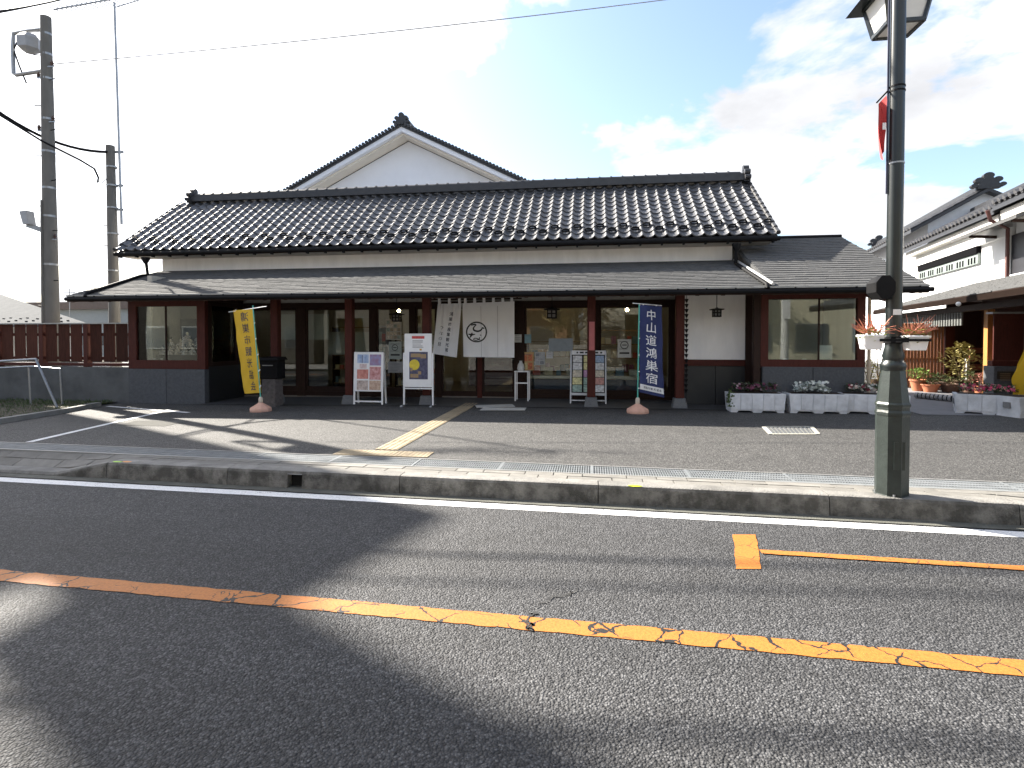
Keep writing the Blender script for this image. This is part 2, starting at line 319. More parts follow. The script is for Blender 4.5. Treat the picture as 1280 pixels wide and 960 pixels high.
# gutter and kerb
GUT=mat('gutter concrete',(.10,.10,.085),.9,var=.35,scale=4,bump=.4,bscale=70)
mb=MB(); strip(mb,5.205,5.42,-60,60,.006); mb.build('gutter',GUT,kind='structure')
def kerbmat():
    m=mat('kerb concrete',(.215,.208,.195),.9,var=.35,scale=3.5,bump=.6,bscale=60,rand=.1)
    t=m.node_tree;L=t.links.new;b=t.nodes['Principled BSDF']; src=b.inputs['Base Color'].links[0].from_socket
    tc=t.nodes.new('ShaderNodeTexCoord'); mp=t.nodes.new('ShaderNodeMapping'); mp.inputs['Scale'].default_value=(3.4,3,3.2); L(tc.outputs['Object'],mp.inputs[0])
    n=t.nodes.new('ShaderNodeTexNoise'); n.inputs['Scale'].default_value=1.6; n.inputs['Detail'].default_value=9; n.inputs['Roughness'].default_value=.7; L(mp.outputs[0],n.inputs['Vector'])
    r=t.nodes.new('ShaderNodeValToRGB'); r.color_ramp.elements[0].position=.42; r.color_ramp.elements[1].position=.62; r.color_ramp.elements[0].color=(.2,.195,.17,1); r.color_ramp.elements[1].color=(.85,.84,.8,1); L(n.outputs['Fac'],r.inputs[0])
    # grime only on the upright face
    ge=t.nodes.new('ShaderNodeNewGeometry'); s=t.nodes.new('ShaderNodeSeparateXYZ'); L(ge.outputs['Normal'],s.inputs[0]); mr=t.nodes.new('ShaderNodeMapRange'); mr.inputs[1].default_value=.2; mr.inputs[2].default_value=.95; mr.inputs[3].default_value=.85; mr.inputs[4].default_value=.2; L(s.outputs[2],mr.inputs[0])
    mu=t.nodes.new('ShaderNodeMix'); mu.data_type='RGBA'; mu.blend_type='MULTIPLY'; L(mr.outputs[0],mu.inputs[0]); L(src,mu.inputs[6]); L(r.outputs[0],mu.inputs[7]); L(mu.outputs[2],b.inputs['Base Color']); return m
KERB=kerbmat()
kerb=empty('kerb',(0,ry(5.33,0),0)); kerb['kind']='structure'
def kh(x): # kerb height profile
    if x<-6.15: return .045
    if x<-5.45: return .045+(x+6.15)/.7*.14
    if x>4.6: return .06
    if x>3.6: return .185-(x-3.6)*.125
    return .185
def kblock(xa,xb,z0=0,lintel=False):
    r=.022; mb=MB()
    for (x0,x1) in [(xa+.004,xb-.004)]:
        h0,h1=kh(x0),kh(x1); pr=lambda h:[(0,z0),(.0+.018*min(1,h/.18),max(z0,h-r*1.4)),(.028,h-.006),(.05,h),(.19,h),(.2,h-.01),(.2,z0)]
        A=[Vector((x0,ry(5.33,x0)+u,w)) for u,w in pr(h0)]; B=[Vector((x1,ry(5.33,x1)+u,w)) for u,w in pr(h1)]; n=len(A)
        mb.add(A+B,[tuple(range(n-1,-1,-1)),tuple(range(n,2*n))]+[(i,(i+1)%n,n+(i+1)%n,n+i) for i in range(n)])
    o=mb.build('kerb_block',KERB,kerb); return o
xs=[-30+2*i for i in range(12)]
xs=[x for x in xs if x<-7]+[-6.15,-5.45,-3.92,-1.95,.06,2.11,3.6,4.6,6.6,8.6,10.6,12.6,14.6,16.6]
for xa,xb in zip(xs,xs[1:]):
    if xa==-3.92:
        kblock(-3.92,-3.2); kblock(-3.04,-1.95); kblock(-3.208,-3.032,.15)
    else: kblock(xa,xb)
bx('drain_inlet',mat('drain void',(.008,.008,.008),.9),kerb,-3.2,-3.04,ry(5.42,-3.1),ry(5.52,-3.1),0.007,.15)
# footway strip: paving flags + steel grating
foot=empty('footway',(0,ry(5.6,0),0)); foot['kind']='structure'
FLAG=mat('footway concrete flag',(.165,.158,.143),.88,var=.25,scale=5,bump=.3,bscale=80,rand=.13)
mb=MB(); 
def fz(x,u): # height across strip u 0..1
    return (kh(x)-.012)*(1-u)+.165*u
N=120
vs=[];fs=[]
for i in range(N+1):
    x=-30+46*i/N; vs+=[(x,ry(5.535,x),fz(x,0)-.02),(x,ry(5.845,x),fz(x,1)-.02)]
mb.add(vs,[(2*i,2*i+2,2*i+3,2*i+1) for i in range(N)]); mb.build('flag_bed',mat('joint sand',(.06,.055,.05),.95),foot)
x=-16.0
while x<9:
    w=random.choice((.3,.45,.6)); 
    for u0,u1 in ((0.01,.48),(.52,.99)):
        xo=x+(.15 if u0>.3 else 0); h=.028
        P=[]
        for (xx,u) in ((xo+.005,u0),(xo+w-.005,u0),(xo+w-.005,u1),(xo+.005,u1)): P.append(Vector((xx,ry(5.535+.31*u,xx),fz(xx,u)-.025+random.uniform(-.003,.003))))
        MB().hexa(P,[p+Vector((0,0,h)) for p in P]).build('paving_flag',FLAG,foot)
    x+=w
gr=empty('drain_channel',(0,ry(6.0,0),.16)); gr['kind']='structure'
mb=MB(); strip(mb,5.845,6.215,-30,20,.10); mb.build('channel_bed',mat('channel dark',(.03,.03,.03),.9),gr)
GRATE=mat('steel grating',(.20,.215,.225),.6,metal=.4,var=.2,scale=10)
mb=MB()
for y0 in (5.86,5.95,6.04,6.13,6.205):
    xa,xb=-30,20; w=.008
    mb.hexa([(xa,ry(y0-w,xa),.12),(xb,ry(y0-w,xb),.12),(xb,ry(y0+w,xb),.12),(xa,ry(y0+w,xa),.12)],[(xa,ry(y0-w,xa),.168),(xb,ry(y0-w,xb),.168),(xb,ry(y0+w,xb),.168),(xa,ry(y0+w,xa),.168)])
for k in range(int(22/.026)):
    x=-14+k*.026; w=.0065
    mb.hexa([(x-w,ry(5.868,x),.13),(x+w,ry(5.868,x),.13),(x+w,ry(6.197,x),.13),(x-w,ry(6.197,x),.13)],[(x-w,ry(5.868,x),.166),(x+w,ry(5.868,x),.166),(x+w,ry(6.197,x),.166),(x-w,ry(6.197,x),.166)])
tag(mb.build('grating_bars',GRATE,gr),kind='stuff')
for k,xa in enumerate([-14+i for i in range(22)]):   # panel end frames
    w=.014; MB().hexa([(xa-w,ry(5.85,xa),.11),(xa+w,ry(5.85,xa),.11),(xa+w,ry(6.21,xa),.11),(xa-w,ry(6.21,xa),.11)],[(xa-w,ry(5.85,xa),.17),(xa+w,ry(5.85,xa),.17),(xa+w,ry(6.21,xa),.17),(xa-w,ry(6.21,xa),.17)]).build('grating_frame',GRATE,gr)
for y0 in (5.832,6.21):
    mb=MB(); xa,xb=-30,20; w=.012
    mb.hexa([(xa,ry(y0-w,xa),.1),(xb,ry(y0-w,xb),.1),(xb,ry(y0+w,xb),.1),(xa,ry(y0+w,xa),.1)],[(xa,ry(y0-w,xa),.172),(xb,ry(y0-w,xb),.172),(xb,ry(y0+w,xb),.172),(xa,ry(y0+w,xa),.172)])
    mb.build('channel_edge',mat('channel edge steel',(.28,.28,.27),.5,metal=.3),gr)
# forecourt
mb=MB(); XA,XB=-30,26
def fc(u,v):
    x=XA+(XB-XA)*u; y0=ry(6.222,x); y=y0+(40-y0)*(v**2.2); return (x,y,g(x,y))
mb.grid(fc,80,30); fore=mb.build('forecourt',ASPF,kind='structure')
def fq(px,dz=.004): # pixel on forecourt
    z=.15
    for _ in range(4): p=onz(px[0],px[1],z); z=g(p.x,p.y)
    return Vector((p.x,p.y,z+dz))
def ribbon(pts,w,n,dz):
    A,B=pts; mb=MB(); d=(B-A); d.z=0; d.normalize(); r_=Vector((-d.y,d.x,0))*w/2; rows=[]
    for i in range(n+1):
        p=A.lerp(B,i/n); rows+= [p-r_,p+r_]
    rows=[Vector((p.x,p.y,g(p.x,p.y)+dz)) for p in rows]
    mb.add(rows,[(2*i,2*i+1,2*i+3,2*i+2) for i in range(n)]); return mb
ribbon((fq((36,553)),fq((212,512))),.1,20,.005).build('parking_line',WLINE,fore)
ribbon((fq((135,508)),fq((236,516))),.1,16,.005).build('parking_line',WLINE,fore)
q=[fq(p,.004) for p in ((146,532),(170,526),(236,526),(206,533))]; MB().quad(*q).build('hatch_cover',mat('hatch steel',(.12,.118,.11),.95,spec=.05,var=.2,scale=20,bump=.3),fore)

# small grid cover in front of the planters
hb=empty('grid_cover',fq((985,538)),); hb.parent=None; hb['kind']='structure'
A,B,C,D=[fq(p,.002) for p in ((957,534),(1012,534),(1020,543),(966,543))]
MB().quad(D,C,B,A).build('cover_bed',mat('cover pit',(.12,.12,.11),.9),hb)
for i in range(11):
    t0,t1=i/10.6,(i+.55)/10.6; z=Vector((0,0,.008))
    MB().hexa([D.lerp(C,t0),D.lerp(C,t1),A.lerp(B,t1),A.lerp(B,t0)],[D.lerp(C,t0)+z,D.lerp(C,t1)+z,A.lerp(B,t1)+z,A.lerp(B,t0)+z]).build('cover_bar',METALG,hb)
z=Vector((0,0,.01)); e1=(D-A).normalized()*.05
mb=MB(); mb.hexa([D+e1*.8,C+e1*.8,C,D],[D+e1*.8+z,C+e1*.8+z,C+z,D+z]); mb.hexa([A,B,B-e1*.8,A-e1*.8],[A+z,B+z,B-e1*.8+z,A-e1*.8+z]); s1=(A-B).normalized()*.06
mb.hexa([D+s1,D,A,A+s1],[D+s1+z,D+z,A+z,A+s1+z]); mb.hexa([C,C-s1,B-s1,B],[C+z,C-s1+z,B-s1+z,B+z]); mb.build('cover_frame',mat('pale frame',(.45,.43,.36),.7),hb)
# tactile guide path: individual tiles with ribs
tp=empty('tactile_path',(-2.61,6.6,g(-2.61,6.6))); tp['kind']='structure'
TACT=mat('tactile tile',(.29,.232,.15),.75,var=.2,scale=8,bump=.2,rand=.1)
def tacttile(x,y,dots=False):
    mb=MB(); z=g(x,y)+.002; mb.box(x-.148,x+.148,y-.148,y+.148,z,z+.007)
    if dots:
        for i in range(5):
            for j in range(5): mb.lathe((x-.112+.056*i,y-.112+.056*j,z+.007),[(.017,0),(.011,.005)],8)
    else:
        for i in range(4): mb.box(x-.131+.075*i,x-.131+.075*i+.036,y-.138,y+.138,z+.007,z+.012)
    mb.build('tactile_tile',TACT,tp)
y=6.86
while y<11.9: tacttile(-2.6,y); y+=.3
for i in range(4): tacttile(-3.02+.3*i+.02,6.5,True)
# concrete path and pots plot on the right
q=MB(); 
def cp(u,v): x=5.95+3.2*u; y=11.0+5.6*v; return (x+.35*v,y,g(x,y)+.006)
q.grid(cp,4,6).build('path',mat('smooth concrete path',(.19,.19,.20),.8,var=.12,scale=3,bump=.1),kind='structure')
# grass verge with concrete edging, far left
A=fq((0,530));B=fq((130,507)); vd=(B-A); vd.z=0; vd.normalize(); vn=Vector((-vd.y,vd.x,0))
A=A-vd*1.9
ve=empty('verge_edging',tuple(A)); ve['kind']='structure'
L_=(B-A).length; n=int(L_/.6)
for i in range(n):
    a=A+vd*(i*.6+.004); b=A+vd*(i*.6+.596); z=Vector((0,0,.1)); 
    P=[a,b,b+vn*.12,a+vn*.12]; P=[Vector((p.x,p.y,g(p.x,p.y)-.01)) for p in P]; MB().hexa(P,[p+z for p in P]).build('edging_block',CONC,ve)
mb=MB(); mb.add([A+vn*.12+Vector((0,0,.05)),B+vn*.12+Vector((0,0,.05)),(B.x-.12,11.43,.1),(-24,11.43,.1),(-24,A.y,.1)],((0,1,2,3,4),)); mb.build('verge',mat('verge soil',(.07,.06,.04),.95,var=.4,scale=5,bump=.6),kind='structure')
GRASS=mat('grass blade',(.055,.085,.025),.7,var=.5,scale=3,rand=.2)
mb=MB()
for i in range(9000):
    yy=random.uniform(A.y+.1,11.42); t=min(1,max(0,(yy-A.y)/(B.y-A.y))); xl=A.x+(B.x-A.x)*t-.15
    x=xl-random.random()**1.3*5.5; z0=.085; h=random.uniform(.03,.1); a=random.uniform(0,6.283); w=.007; l=Vector((math.cos(a),math.sin(a),0)); k=random.uniform(.2,.9)
    b0=Vector((x,yy,z0)); r_=Vector((-l.y,l.x,0))*w
    mb.add([b0-r_,b0+r_,b0+l*h*k*.5+Vector((0,0,h*.7))+r_*.6,b0+l*h*k+Vector((0,0,h))],((0,1,2),(0,2,3)))
mb.build('grass',GRASS,kind='stuff',label='short patchy grass on the verge below the timber fence',cat='grass')
# two dabs of fluorescent survey paint on the kerb top
def dab(px,m):
    p=onz(px[0],px[1],.187); mb=MB(); n=14; pts=[p+Vector((.075*math.cos(6.283*i/n)*random.uniform(.75,1.1),.028*math.sin(6.283*i/n)*random.uniform(.75,1.1),0)) for i in range(n)]
    mb.add(pts,(tuple(range(n)),)); mb.build('survey_mark',m,kerb)
dab((793,607),mat('fluorescent yellow paint',(.62,.72,.03),.6)); dab((148,577),mat('fluorescent green paint',(.35,.62,.05),.6)); dab((158,577),mat('fluorescent orange paint',(.75,.3,.05),.6))
# ================================================================ SHOP BUILDING
shop=empty('shop_building',(-3,11.5,.12),'long single-storey shop with grey tiled roof, white upper wall and red timber posts','building')
GY=12.9         # glazing line
EY,EZ=10.7,2.52 # lower eave
S1=.322; WY=13.35
def lz(y): return EZ+S1*(y-EY)
def wz(y): return EZ+.42*(y-EY)
XL,XM,XR=-11.5,3.28,5.86
# --- floors, inner shell
FLR=mat('dark floor tile',(.06,.06,.062),.6,var=.2,scale=4,bump=.15)
mb=MB(); 
def vf(u,v): x=-8.8+12.1*u; y=11.25+(GY-.05-11.25)*v; return (x,y,g(x,y)+.012)
mb.grid(vf,24,4).build('veranda_floor',FLR,shop)
bx('interior_floor',mat('interior floor',(.16,.14,.12),.5,var=.15),shop,-10.6,3.09,GY-.04,17.19,.1,.2)
INW=mat('interior wall',(.45,.42,.36),.8,var=.08)
bx('back_wall',INW,shop,-10.62,3.1,17.2,17.35,.1,3.2); bx('back_wall',INW,shop,3.11,5.12,15.05,15.19,.1,2.6); bx('side_wall',INW,shop,2.98,3.1,15.2,17.19,.1,3.1)
bx('side_wall',INW,shop,-10.68,-10.56,12.0,17.19,.05,3.1)
bx('side_wall',PLASTER,shop,5.0,5.14,11.52,15.2,.1,2.62)
bx('ceiling',mat('interior ceiling',(.35,.3,.24),.8,var=.1),shop,-10.55,2.97,GY+.07,17.19,2.62,2.7); bx('ceiling',MC['interior ceiling'],shop,2.98,4.99,GY+.07,15.04,2.62,2.7)
# --- upper storey strip and body
mb=MB().box(-11.42,3.18,WY,16.95,2.75,3.98); mb.build('upper_wall',PLASTER,shop)
# --- columns
def column(x,y,w=.17,zt=2.62,m=WOODRED):
    z=g(x,y)+.0
    c=bx('column',m,shop,x-w/2,x+w/2,y-w/2,y+w/2,z+.2,zt,bevel=.012)
    MB().hexa([(x-.15,y-.15,z-.02),(x+.15,y-.15,z-.02),(x+.15,y+.15,z-.02),(x-.15,y+.15,z-.02)],[(x-.115,y-.115,z+.2),(x+.115,y-.115,z+.2),(x+.115,y+.115,z+.2),(x-.115,y+.115,z+.2)]).build('base_stone',FOOT,c,bevel=.01)
    return c
cols={}
for x in (-7.06,-5.3,-3.54,-.02,1.75): cols[x]=column(x,11.55)
# sticker on the column by the leaflet rack: red plate with pale lettering, faded tail
cs=MB(); zt=ony(739,402,11.4).z; zb=ony(739,438,11.4).z
cs.box(-.065,.045,11.455,11.462,zb,zt); st=cs.build('notice_strip',mat('faded red notice',(.42,.12,.12),.6,var=.1),cols[-.02])
# --- long beams
bx('eave_beam',WOODDARK,shop,-10.7,3.3,11.43,11.57,2.62,2.76)
bx('eave_beam',WOODDARK,shop,3.3,5.2,11.33,11.42,2.44,2.62)
bx('lintel',WOODDARK,shop,-8.75,1.9,GY-.05,GY+.05,2.36,2.46)
bx('transom_panel',mat('frosted transom',(.35,.35,.34),.5),shop,-8.75,1.9,GY-.01,GY+.01,2.46,2.56)
bx('top_beam',WOODDARK,shop,-8.75,3.25,GY-.06,GY+.06,2.56,2.75)
bx('sill_rail',WOODDARK,shop,-8.7,-3.57,GY-.05,GY+.05,.16,.27)
bx('sill_rail',WOODDARK,shop,-1.68,1.9,GY-.05,GY+.05,.16,.27)
# --- left display bay (protruding)
def window(x0,x1,z0,z1,y,fr=.13,m=WOODRED,mull=(),depth=.1):
    w=MB(); w.box(x0,x1,y,y+depth,z0,z0+fr); w.box(x0,x1,y,y+depth,z1-fr*.6,z1); w.box(x0,x0+fr,y,y+depth,z0+fr,z1-fr*.6); w.box(x1-fr,x1,y,y+depth,z0+fr,z1-fr*.6)
    o=w.build('window_frame',m,shop)
    xs=[x0+fr]+list(mull)+[x1-fr]
    for a,b in zip(xs,xs[1:]):
        bx('pane',GLASS,o,a,b,y+depth*.45,y+depth*.45+.008,z0+fr,z1-fr*.6)
    for a in mull: bx('mullion',WOODDARK,o,a-.012,a+.012,y+depth*.3,y+depth*.6+.01,z0+fr,z1-fr*.6)
    return o
BL,BR=-10.68,-8.72
def plinth(x0,x1,y0,y1,zt,n):
    for i in range(n):
        a=x0+(x1-x0)*i/n; b=x0+(x1-x0)*(i+1)/n
        bx('plinth_slab',STONE,shop,a+.004,b-.004,y0,y1,g((a+b)/2,y0)-.06,zt,bevel=.006)
plinth(BL,BR,11.4,11.55,.875,2)
window(BL,BR,.88,2.44,11.42,fr=.2,mull=(-9.74,))
bx('bay_floor',mat('display floor',(.2,.2,.2),.7),shop,BL+.02,BR-.02,11.56,12.9,.78,.87)
bx('bay_side',PLASTER,shop,BL+.0,BL+.1,11.56,12.0,.05,2.5)
bx('bay_back',mat('bay screen',(.17,.17,.165),.8,var=.08),shop,BL+.1,BR-.09,12.92,12.98,.78,2.5)
# glazed right side of the bay
sw=MB(); xs_=BR-.09
sw.box(xs_,BR,11.53,12.84,.93,1.03); sw.box(xs_,BR,11.53,12.84,2.34,2.44); sw.box(xs_,BR,11.53,11.66,1.03,2.34); sw.box(xs_,BR,12.55,12.84,1.03,2.34)
so_=sw.build('window_frame',WOODDARK,shop); bx('pane',GLASS,so_,BR-.05,BR-.042,11.66,12.55,1.03,2.34)
bx('wall_panel',mat('dark base panel',(.018,.02,.022),.5),shop,BR-.1,BR-.01,11.56,12.84,.05,.93)
bx('bay_rail',WOODDARK,shop,BL,BR,11.43,12.84,2.445,2.52)
bx('blind',mat('pale roller blind',(.55,.55,.52),.8,var=.05),shop,BR-.2,BR-.19,11.6,12.6,1.0,2.4)  # pale sheet added behind the side pane in place of its reflection
dl=empty('strip_light',(-9.7,11.75,2.4),'lit strip light under the head of the left display bay','lamp'); bx('tube',mat('strip tube',(.9,.85,.7),.4,emit=(1,.86,.6),estr=3.5),dl,-10.3,-9.0,11.72,11.76,2.385,2.41); bx('housing',WHITEP,dl,-10.32,-8.98,11.7,11.78,2.412,2.444)
# --- glazed front: posts and panes from photo positions
def gx(px): return ony(px,430,GY).x
posts=[(300,308),(372,383),(464,471),(514,520),(546,552),(597,603),(643,656),(742,749),(838,850)]
PX=[]
for a,b in posts:
    x0,x1=gx(a),gx(b); PX.append((x0,x1)); bx('wall_post',WOODDARK if a<560 else WOODRED if a in(597,) else WOODDARK,shop,x0,x1,GY-.055,GY+.055,.15,2.36,bevel=.006)
bounds=[-8.0]+[v for p in PX for v in p]
segs=[(BR,PX[0][0])]+[(PX[i][1],PX[i+1][0]) for i in range(len(PX)-1)]
for i,(a,b) in enumerate(segs):
    if b-a<.05: continue
    z0=.27 if not(3<i<7) else .2
    d=MB(); f=.045
    d.box(a,b,GY-.025,GY+.025,z0,z0+.12); d.box(a,b,GY-.025,GY+.025,2.29,2.36); d.box(a,a+f,GY-.025,GY+.025,z0+.12,2.29); d.box(b-f,b,GY-.025,GY+.025,z0+.12,2.29)
    dd=d.build('sliding_door' if 2<i<7 else 'window_frame',WOODDARK,shop)
    bx('pane',GLASS,dd,a+f,b-f,GY-.004,GY+.004,z0+.12,2.29)
    if 2<i<7: bx('handle',BLACK,dd,b-.04,b-.015,GY-.04,GY-.026,1.0,1.25)
# white curtain panels and low brown board behind the left panes
CUR=mat('pale roller blind',(.55,.55,.52),.8,var=.05)
bx('blind',CUR,shop,-7.95,-6.62,GY+.3,GY+.31,1.55,2.2); 
bx('blind',CUR,shop,gx(384)+.1,gx(460),GY+.9,GY+.91,1.15,1.75)
# --- recessed white wall with lantern, right
WB=12.05
bx('white_wall',PLASTER,shop,1.86,3.22,WB,WB+.12,1.14,2.5)
bx('wall_rail',WOODRED,shop,1.86,3.24,WB-.03,WB+.12,1.01,1.135)
bx('base_panel',mat('dark base panel',(.018,.02,.022),.5),shop,1.86,2.55,WB,WB+.1,.1,1.005); bx('base_panel',MC['dark base panel'],shop,2.56,3.24,WB,WB+.1,.1,1.005)
bx('wall_post',WOODDARK,shop,3.14,3.26,WB-.06,WB-.004,.1,2.6)
bx('wall_post',WOODDARK,shop,1.84,1.95,WB+.125,GY-.06,.1,2.6)
bx('side_wall',PLASTER,shop,3.28,3.4,11.56,WB+.1,1.0,2.55)
bx('side_wall',MC['dark base panel'],shop,3.27,3.4,11.56,WB-.07,.1,1.0)
bx('top_rail',WOODDARK,shop,1.86,3.27,WB-.03,WB+.13,2.5,2.66)
# rain chain beside the column
mb=MB()
for i in range(19):
    z=2.3-.1*i
    if z<.45: break
    mb.lathe((1.86,11.42,z),[(.012,0),(.04,.07),(.012,.075)],8)
mb.tube([(1.86,11.42,.3),(1.86,11.42,2.6)],.006,6); mb.build('rain_chain',BLACK,shop)
# --- right wing
plinth(3.3,5.16,11.4,11.55,1.03,2)
window(3.27,5.17,1.03,2.44,11.42,fr=.14,mull=(4.35,))
bx('corner_post',WOODDARK,shop,3.14,3.265,11.42,11.55,.12,2.6)
bx('wing_floor',MC['display floor'],shop,3.42,4.99,11.56,12.9,.9,.98)
bx('wing_back',INW,shop,1.98,4.99,12.93,13.0,.1,2.6)
bx('stand_card',PAPER,shop,4.42,4.66,11.62,11.64,1.17,1.45)
for x in (3.75,4.1): bx('floor_plate',PAPER,shop,x,x+.07,11.57,11.6,.985,1.185)
pd=MB(); pd.tube([(5.27,11.5,2.5),(5.27,11.5,.25)],.032,10); pd.box(5.2,5.26,11.47,11.53,1.0,1.03); pd.build('downpipe',mat('beige pipe',(.55,.45,.33),.5),shop,smooth=True)
MB().beam((5.15,11.5,2.46),(5.62,11.5,2.34),.09,.12).build('bracket',WOODRED,shop)
# --- lower roof
def slab(x0,x1,y0,y1,zf,th,dz=0):
    P=[Vector((x0,y0,zf(y0)+dz)),Vector((x1,y0,zf(y0)+dz)),Vector((x1,y1,zf(y1)+dz)),Vector((x0,y1,zf(y1)+dz))]
    return MB().hexa([p-Vector((0,0,th)) for p in P],P)
lr=slab(XL,XM,EY,WY+.2,lz,.07).build('lower_roof',WOODDARK,shop)
wr_=MB(); RYW=14.2
wr_.hexa([(XM+.003,EY,wz(EY)-.07),(XR,EY,wz(EY)-.07),(XR,RYW,wz(RYW)-.07),(XM+.003,RYW,wz(RYW)-.07)],[(XM+.003,EY,wz(EY)),(XR,EY,wz(EY)),(XR,RYW,wz(RYW)),(XM+.003,RYW,wz(RYW))])
wr_.hexa([(XM+.003,RYW,wz(RYW)-.07),(XR,RYW,wz(RYW)-.07),(XR,15.4,wz(RYW)-.6),(XM+.003,15.4,wz(RYW)-.6)],[(XM+.003,RYW,wz(RYW)),(XR,RYW,wz(RYW)),(XR,15.4,wz(RYW)-.53),(XM+.003,15.4,wz(RYW)-.53)])
wr=wr_.build('wing_roof',SHING,shop)
MB().prism([(11.42,2.5),(13.2,2.5),(13.2,wz(13.2)-.08),(11.42,wz(11.42)-.08)],lambda u,v,d:Vector((d,u,v)),5.0,5.13).build('wing_gable',PLASTER,shop)
MB().tube([(XM-.02,RYW,wz(RYW)+.02),(XR,RYW,wz(RYW)+.02)],.05,8).build('ridge_cap',BLACK,wr,smooth=True)
def shingles(x0,x1,y0,y1,zf,parent,pitch=.135,wide=.3):
    mb=MB(); y=y0-.015; row=0; sl=(zf(y0+1)-zf(y0))
    while y<y1:
        x=x0-(row%2)*wide*.5+random.uniform(-.05,.05)
        while x<x1:
            a=max(x,x0)+.0015; b=min(x+wide*random.uniform(.85,1.15),x1)
            if b-a>.02:
                dy=random.uniform(-.012,.012); t=random.uniform(.007,.012); ya=y+dy; yb=min(y+pitch*1.25,y1+.02)
                P=[(a,ya,zf(ya)+.004),(b-.002,ya,zf(ya)+.004),(b-.002,yb,zf(yb)+.002),(a,yb,zf(yb)+.002)]
                mb.hexa(P,[(p[0],p[1],p[2]+(t+.012 if k<2 else .006)) for k,p in enumerate(P)])
            x=b+.002
        y+=pitch; row+=1
    return mb.build('shingles',SHING,parent,kind='stuff')
shingles(XL,XM-.02,EY,WY,lz,lr); shingles(XM+.02,XR,EY,RYW,wz,wr)
# verge flashing between the two roofs, drip edge and fascia
P0=Vector((XM-.02,EY-.03,lz(EY)+.05)); P1=Vector((XM-.25,WY,lz(WY)+.08))
xj=XM
bx('fascia',WOODDARK,shop,XL,XR,EY-.02,EY+.02,EZ-.13,EZ-.012)
MB().beam((XL,EY-.035,EZ+.0),(XR,EY-.035,EZ+.0),.03,.03).build('drip_edge',mat('drip edge metal',(.32,.32,.31),.4,metal=.5),shop)
mb=MB(); mb.tube([(XL,EY-.05,EZ-.07),(XR+.05,EY-.05,EZ-.07)],.042,8); mb.build('gutter',BLACK,shop,smooth=True)
nb=34
gb=meshof(MB().box(-.015,.015,-.0,.06,-.055,.05),'gutter_bracket',BLACK)
for i in range(nb): inst('gutter_bracket',gb,shop,(XL+.2+i*.515,EY-.06,EZ-.055))
RAF=mat('rafter timber',(.05,.026,.018),.6,var=.3,stretch=(5,1,5),scale=6)
rm=MB(); L0=WY-.4-EY; rm.hexa([(-.035,0,-.14),(.035,0,-.14),(.035,L0,-.14+S1*L0),(-.035,L0,-.14+S1*L0)],[(-.035,0,-.075),(.035,0,-.075),(.035,L0,-.075+S1*L0),(-.035,L0,-.075+S1*L0)])
rme=meshof(rm,'rafter',RAF)
x=XL+.1
while x<XR-.05: inst('rafter',rme,shop,(x,EY+.025,EZ)); x+=.46
# pipes that carry the upper gutter's water across the lower roof
def roofpipe(xt,xb,zf,m):
    mb=MB(); mb.tube([(xt,12.72,3.62),(xt,12.78,zf(12.6)+.1),(xt,12.6,zf(12.6)+.05),(xb,EY-.02,zf(EY)+.055),(xb,EY-.06,zf(EY)-.02)],.038,10)
    mb.lathe((xt,12.72,3.5),[(.04,0),(.1,.12),(.1,.16)],8); return mb.build('downpipe',m,shop,smooth=True)
roofpipe(-11.36,-11.0,lz,BLACK)
roofpipe(3.12,XM-.12,lz,BLACK)
MB().tube([(3.2,WY-.15,lz(WY-.15)+.05),(XM-.02,EY-.03,lz(EY)+.06)],.03,8).build('verge_strip',mat('pale verge metal',(.55,.55,.54),.4,metal=.3),shop,smooth=True)
# --- upper tiled roof
UY,UZ=12.75,3.84; RYU,RZU=15.15,5.62; US=(RZU-UZ)/(RYU-UY); UXL,UXR=-12.22,3.98
def uz(y): return UZ+US*(y-UY) if y<=RYU else RZU-US*(y-RYU)
rd=MB(); rd.hexa([(UXL,UY,UZ-.12),(UXR,UY,UZ-.12),(UXR,RYU,RZU-.12),(UXL,RYU,RZU-.12)],[(UXL,UY,UZ-.02),(UXR,UY,UZ-.02),(UXR,RYU,RZU-.02),(UXL,RYU,RZU-.02)])
rd.hexa([(UXL,RYU,RZU-.12),(UXR,RYU,RZU-.12),(UXR,17.5,UZ-.12),(UXL,17.5,UZ-.12)],[(UXL,RYU,RZU),(UXR,RYU,RZU),(UXR,17.5,UZ),(UXL,17.5,UZ)])
ur=rd.build('roof',TILED,shop)
prof=[(0,.04),(.06,.062),(.14,.066),(.22,.05),(.32,.022),(.45,.006),(.6,0),(.78,.006),(.92,.022),(1.04,.045)]
TP=.2655; ncol=int((UXR-UXL)/TP); slope=Vector((0,1,US)).normalized(); nrm=Vector((0,-US,1)).normalized(); SLEN=(Vector((0,RYU,RZU))-Vector((0,UY,UZ))).length; nrow=12; TL=SLEN/nrow
def tilemb(o=Vector()):
    mb=MB(); n=len(prof); vs=[]
    for (s,lift) in ((-.02,.034),(TL*1.03,.004)):
        for u,h in prof: vs.append(o+Vector((u*TP,0,0))+slope*s+nrm*(h+lift))
    for u,h in prof: vs.append(o+Vector((u*TP,0,0))+slope*(-.02)+nrm*(h+.034-.03))
    fs=[(i,i+1,n+i+1,n+i) for i in range(n-1)]+[(i+1,i,2*n+i,2*n+i+1) for i in range(n-1)]
    mb.add(vs,fs); return mb
tm=meshof(tilemb(),'roof_tile',TILE,smooth=True,recalc=False); autosmooth(tm)
pos=[]
for r_ in range(nrow):
    for c_ in range(ncol):
        pos.append(Vector((UXL+.02+c_*TP,UY,UZ))+slope*(r_*TL)+Vector((random.uniform(-.004,.004),0,0))+nrm*random.uniform(-.003,.003))
def appsize(p): return 1/(p-Vector((0,0,1.6))).length_squared
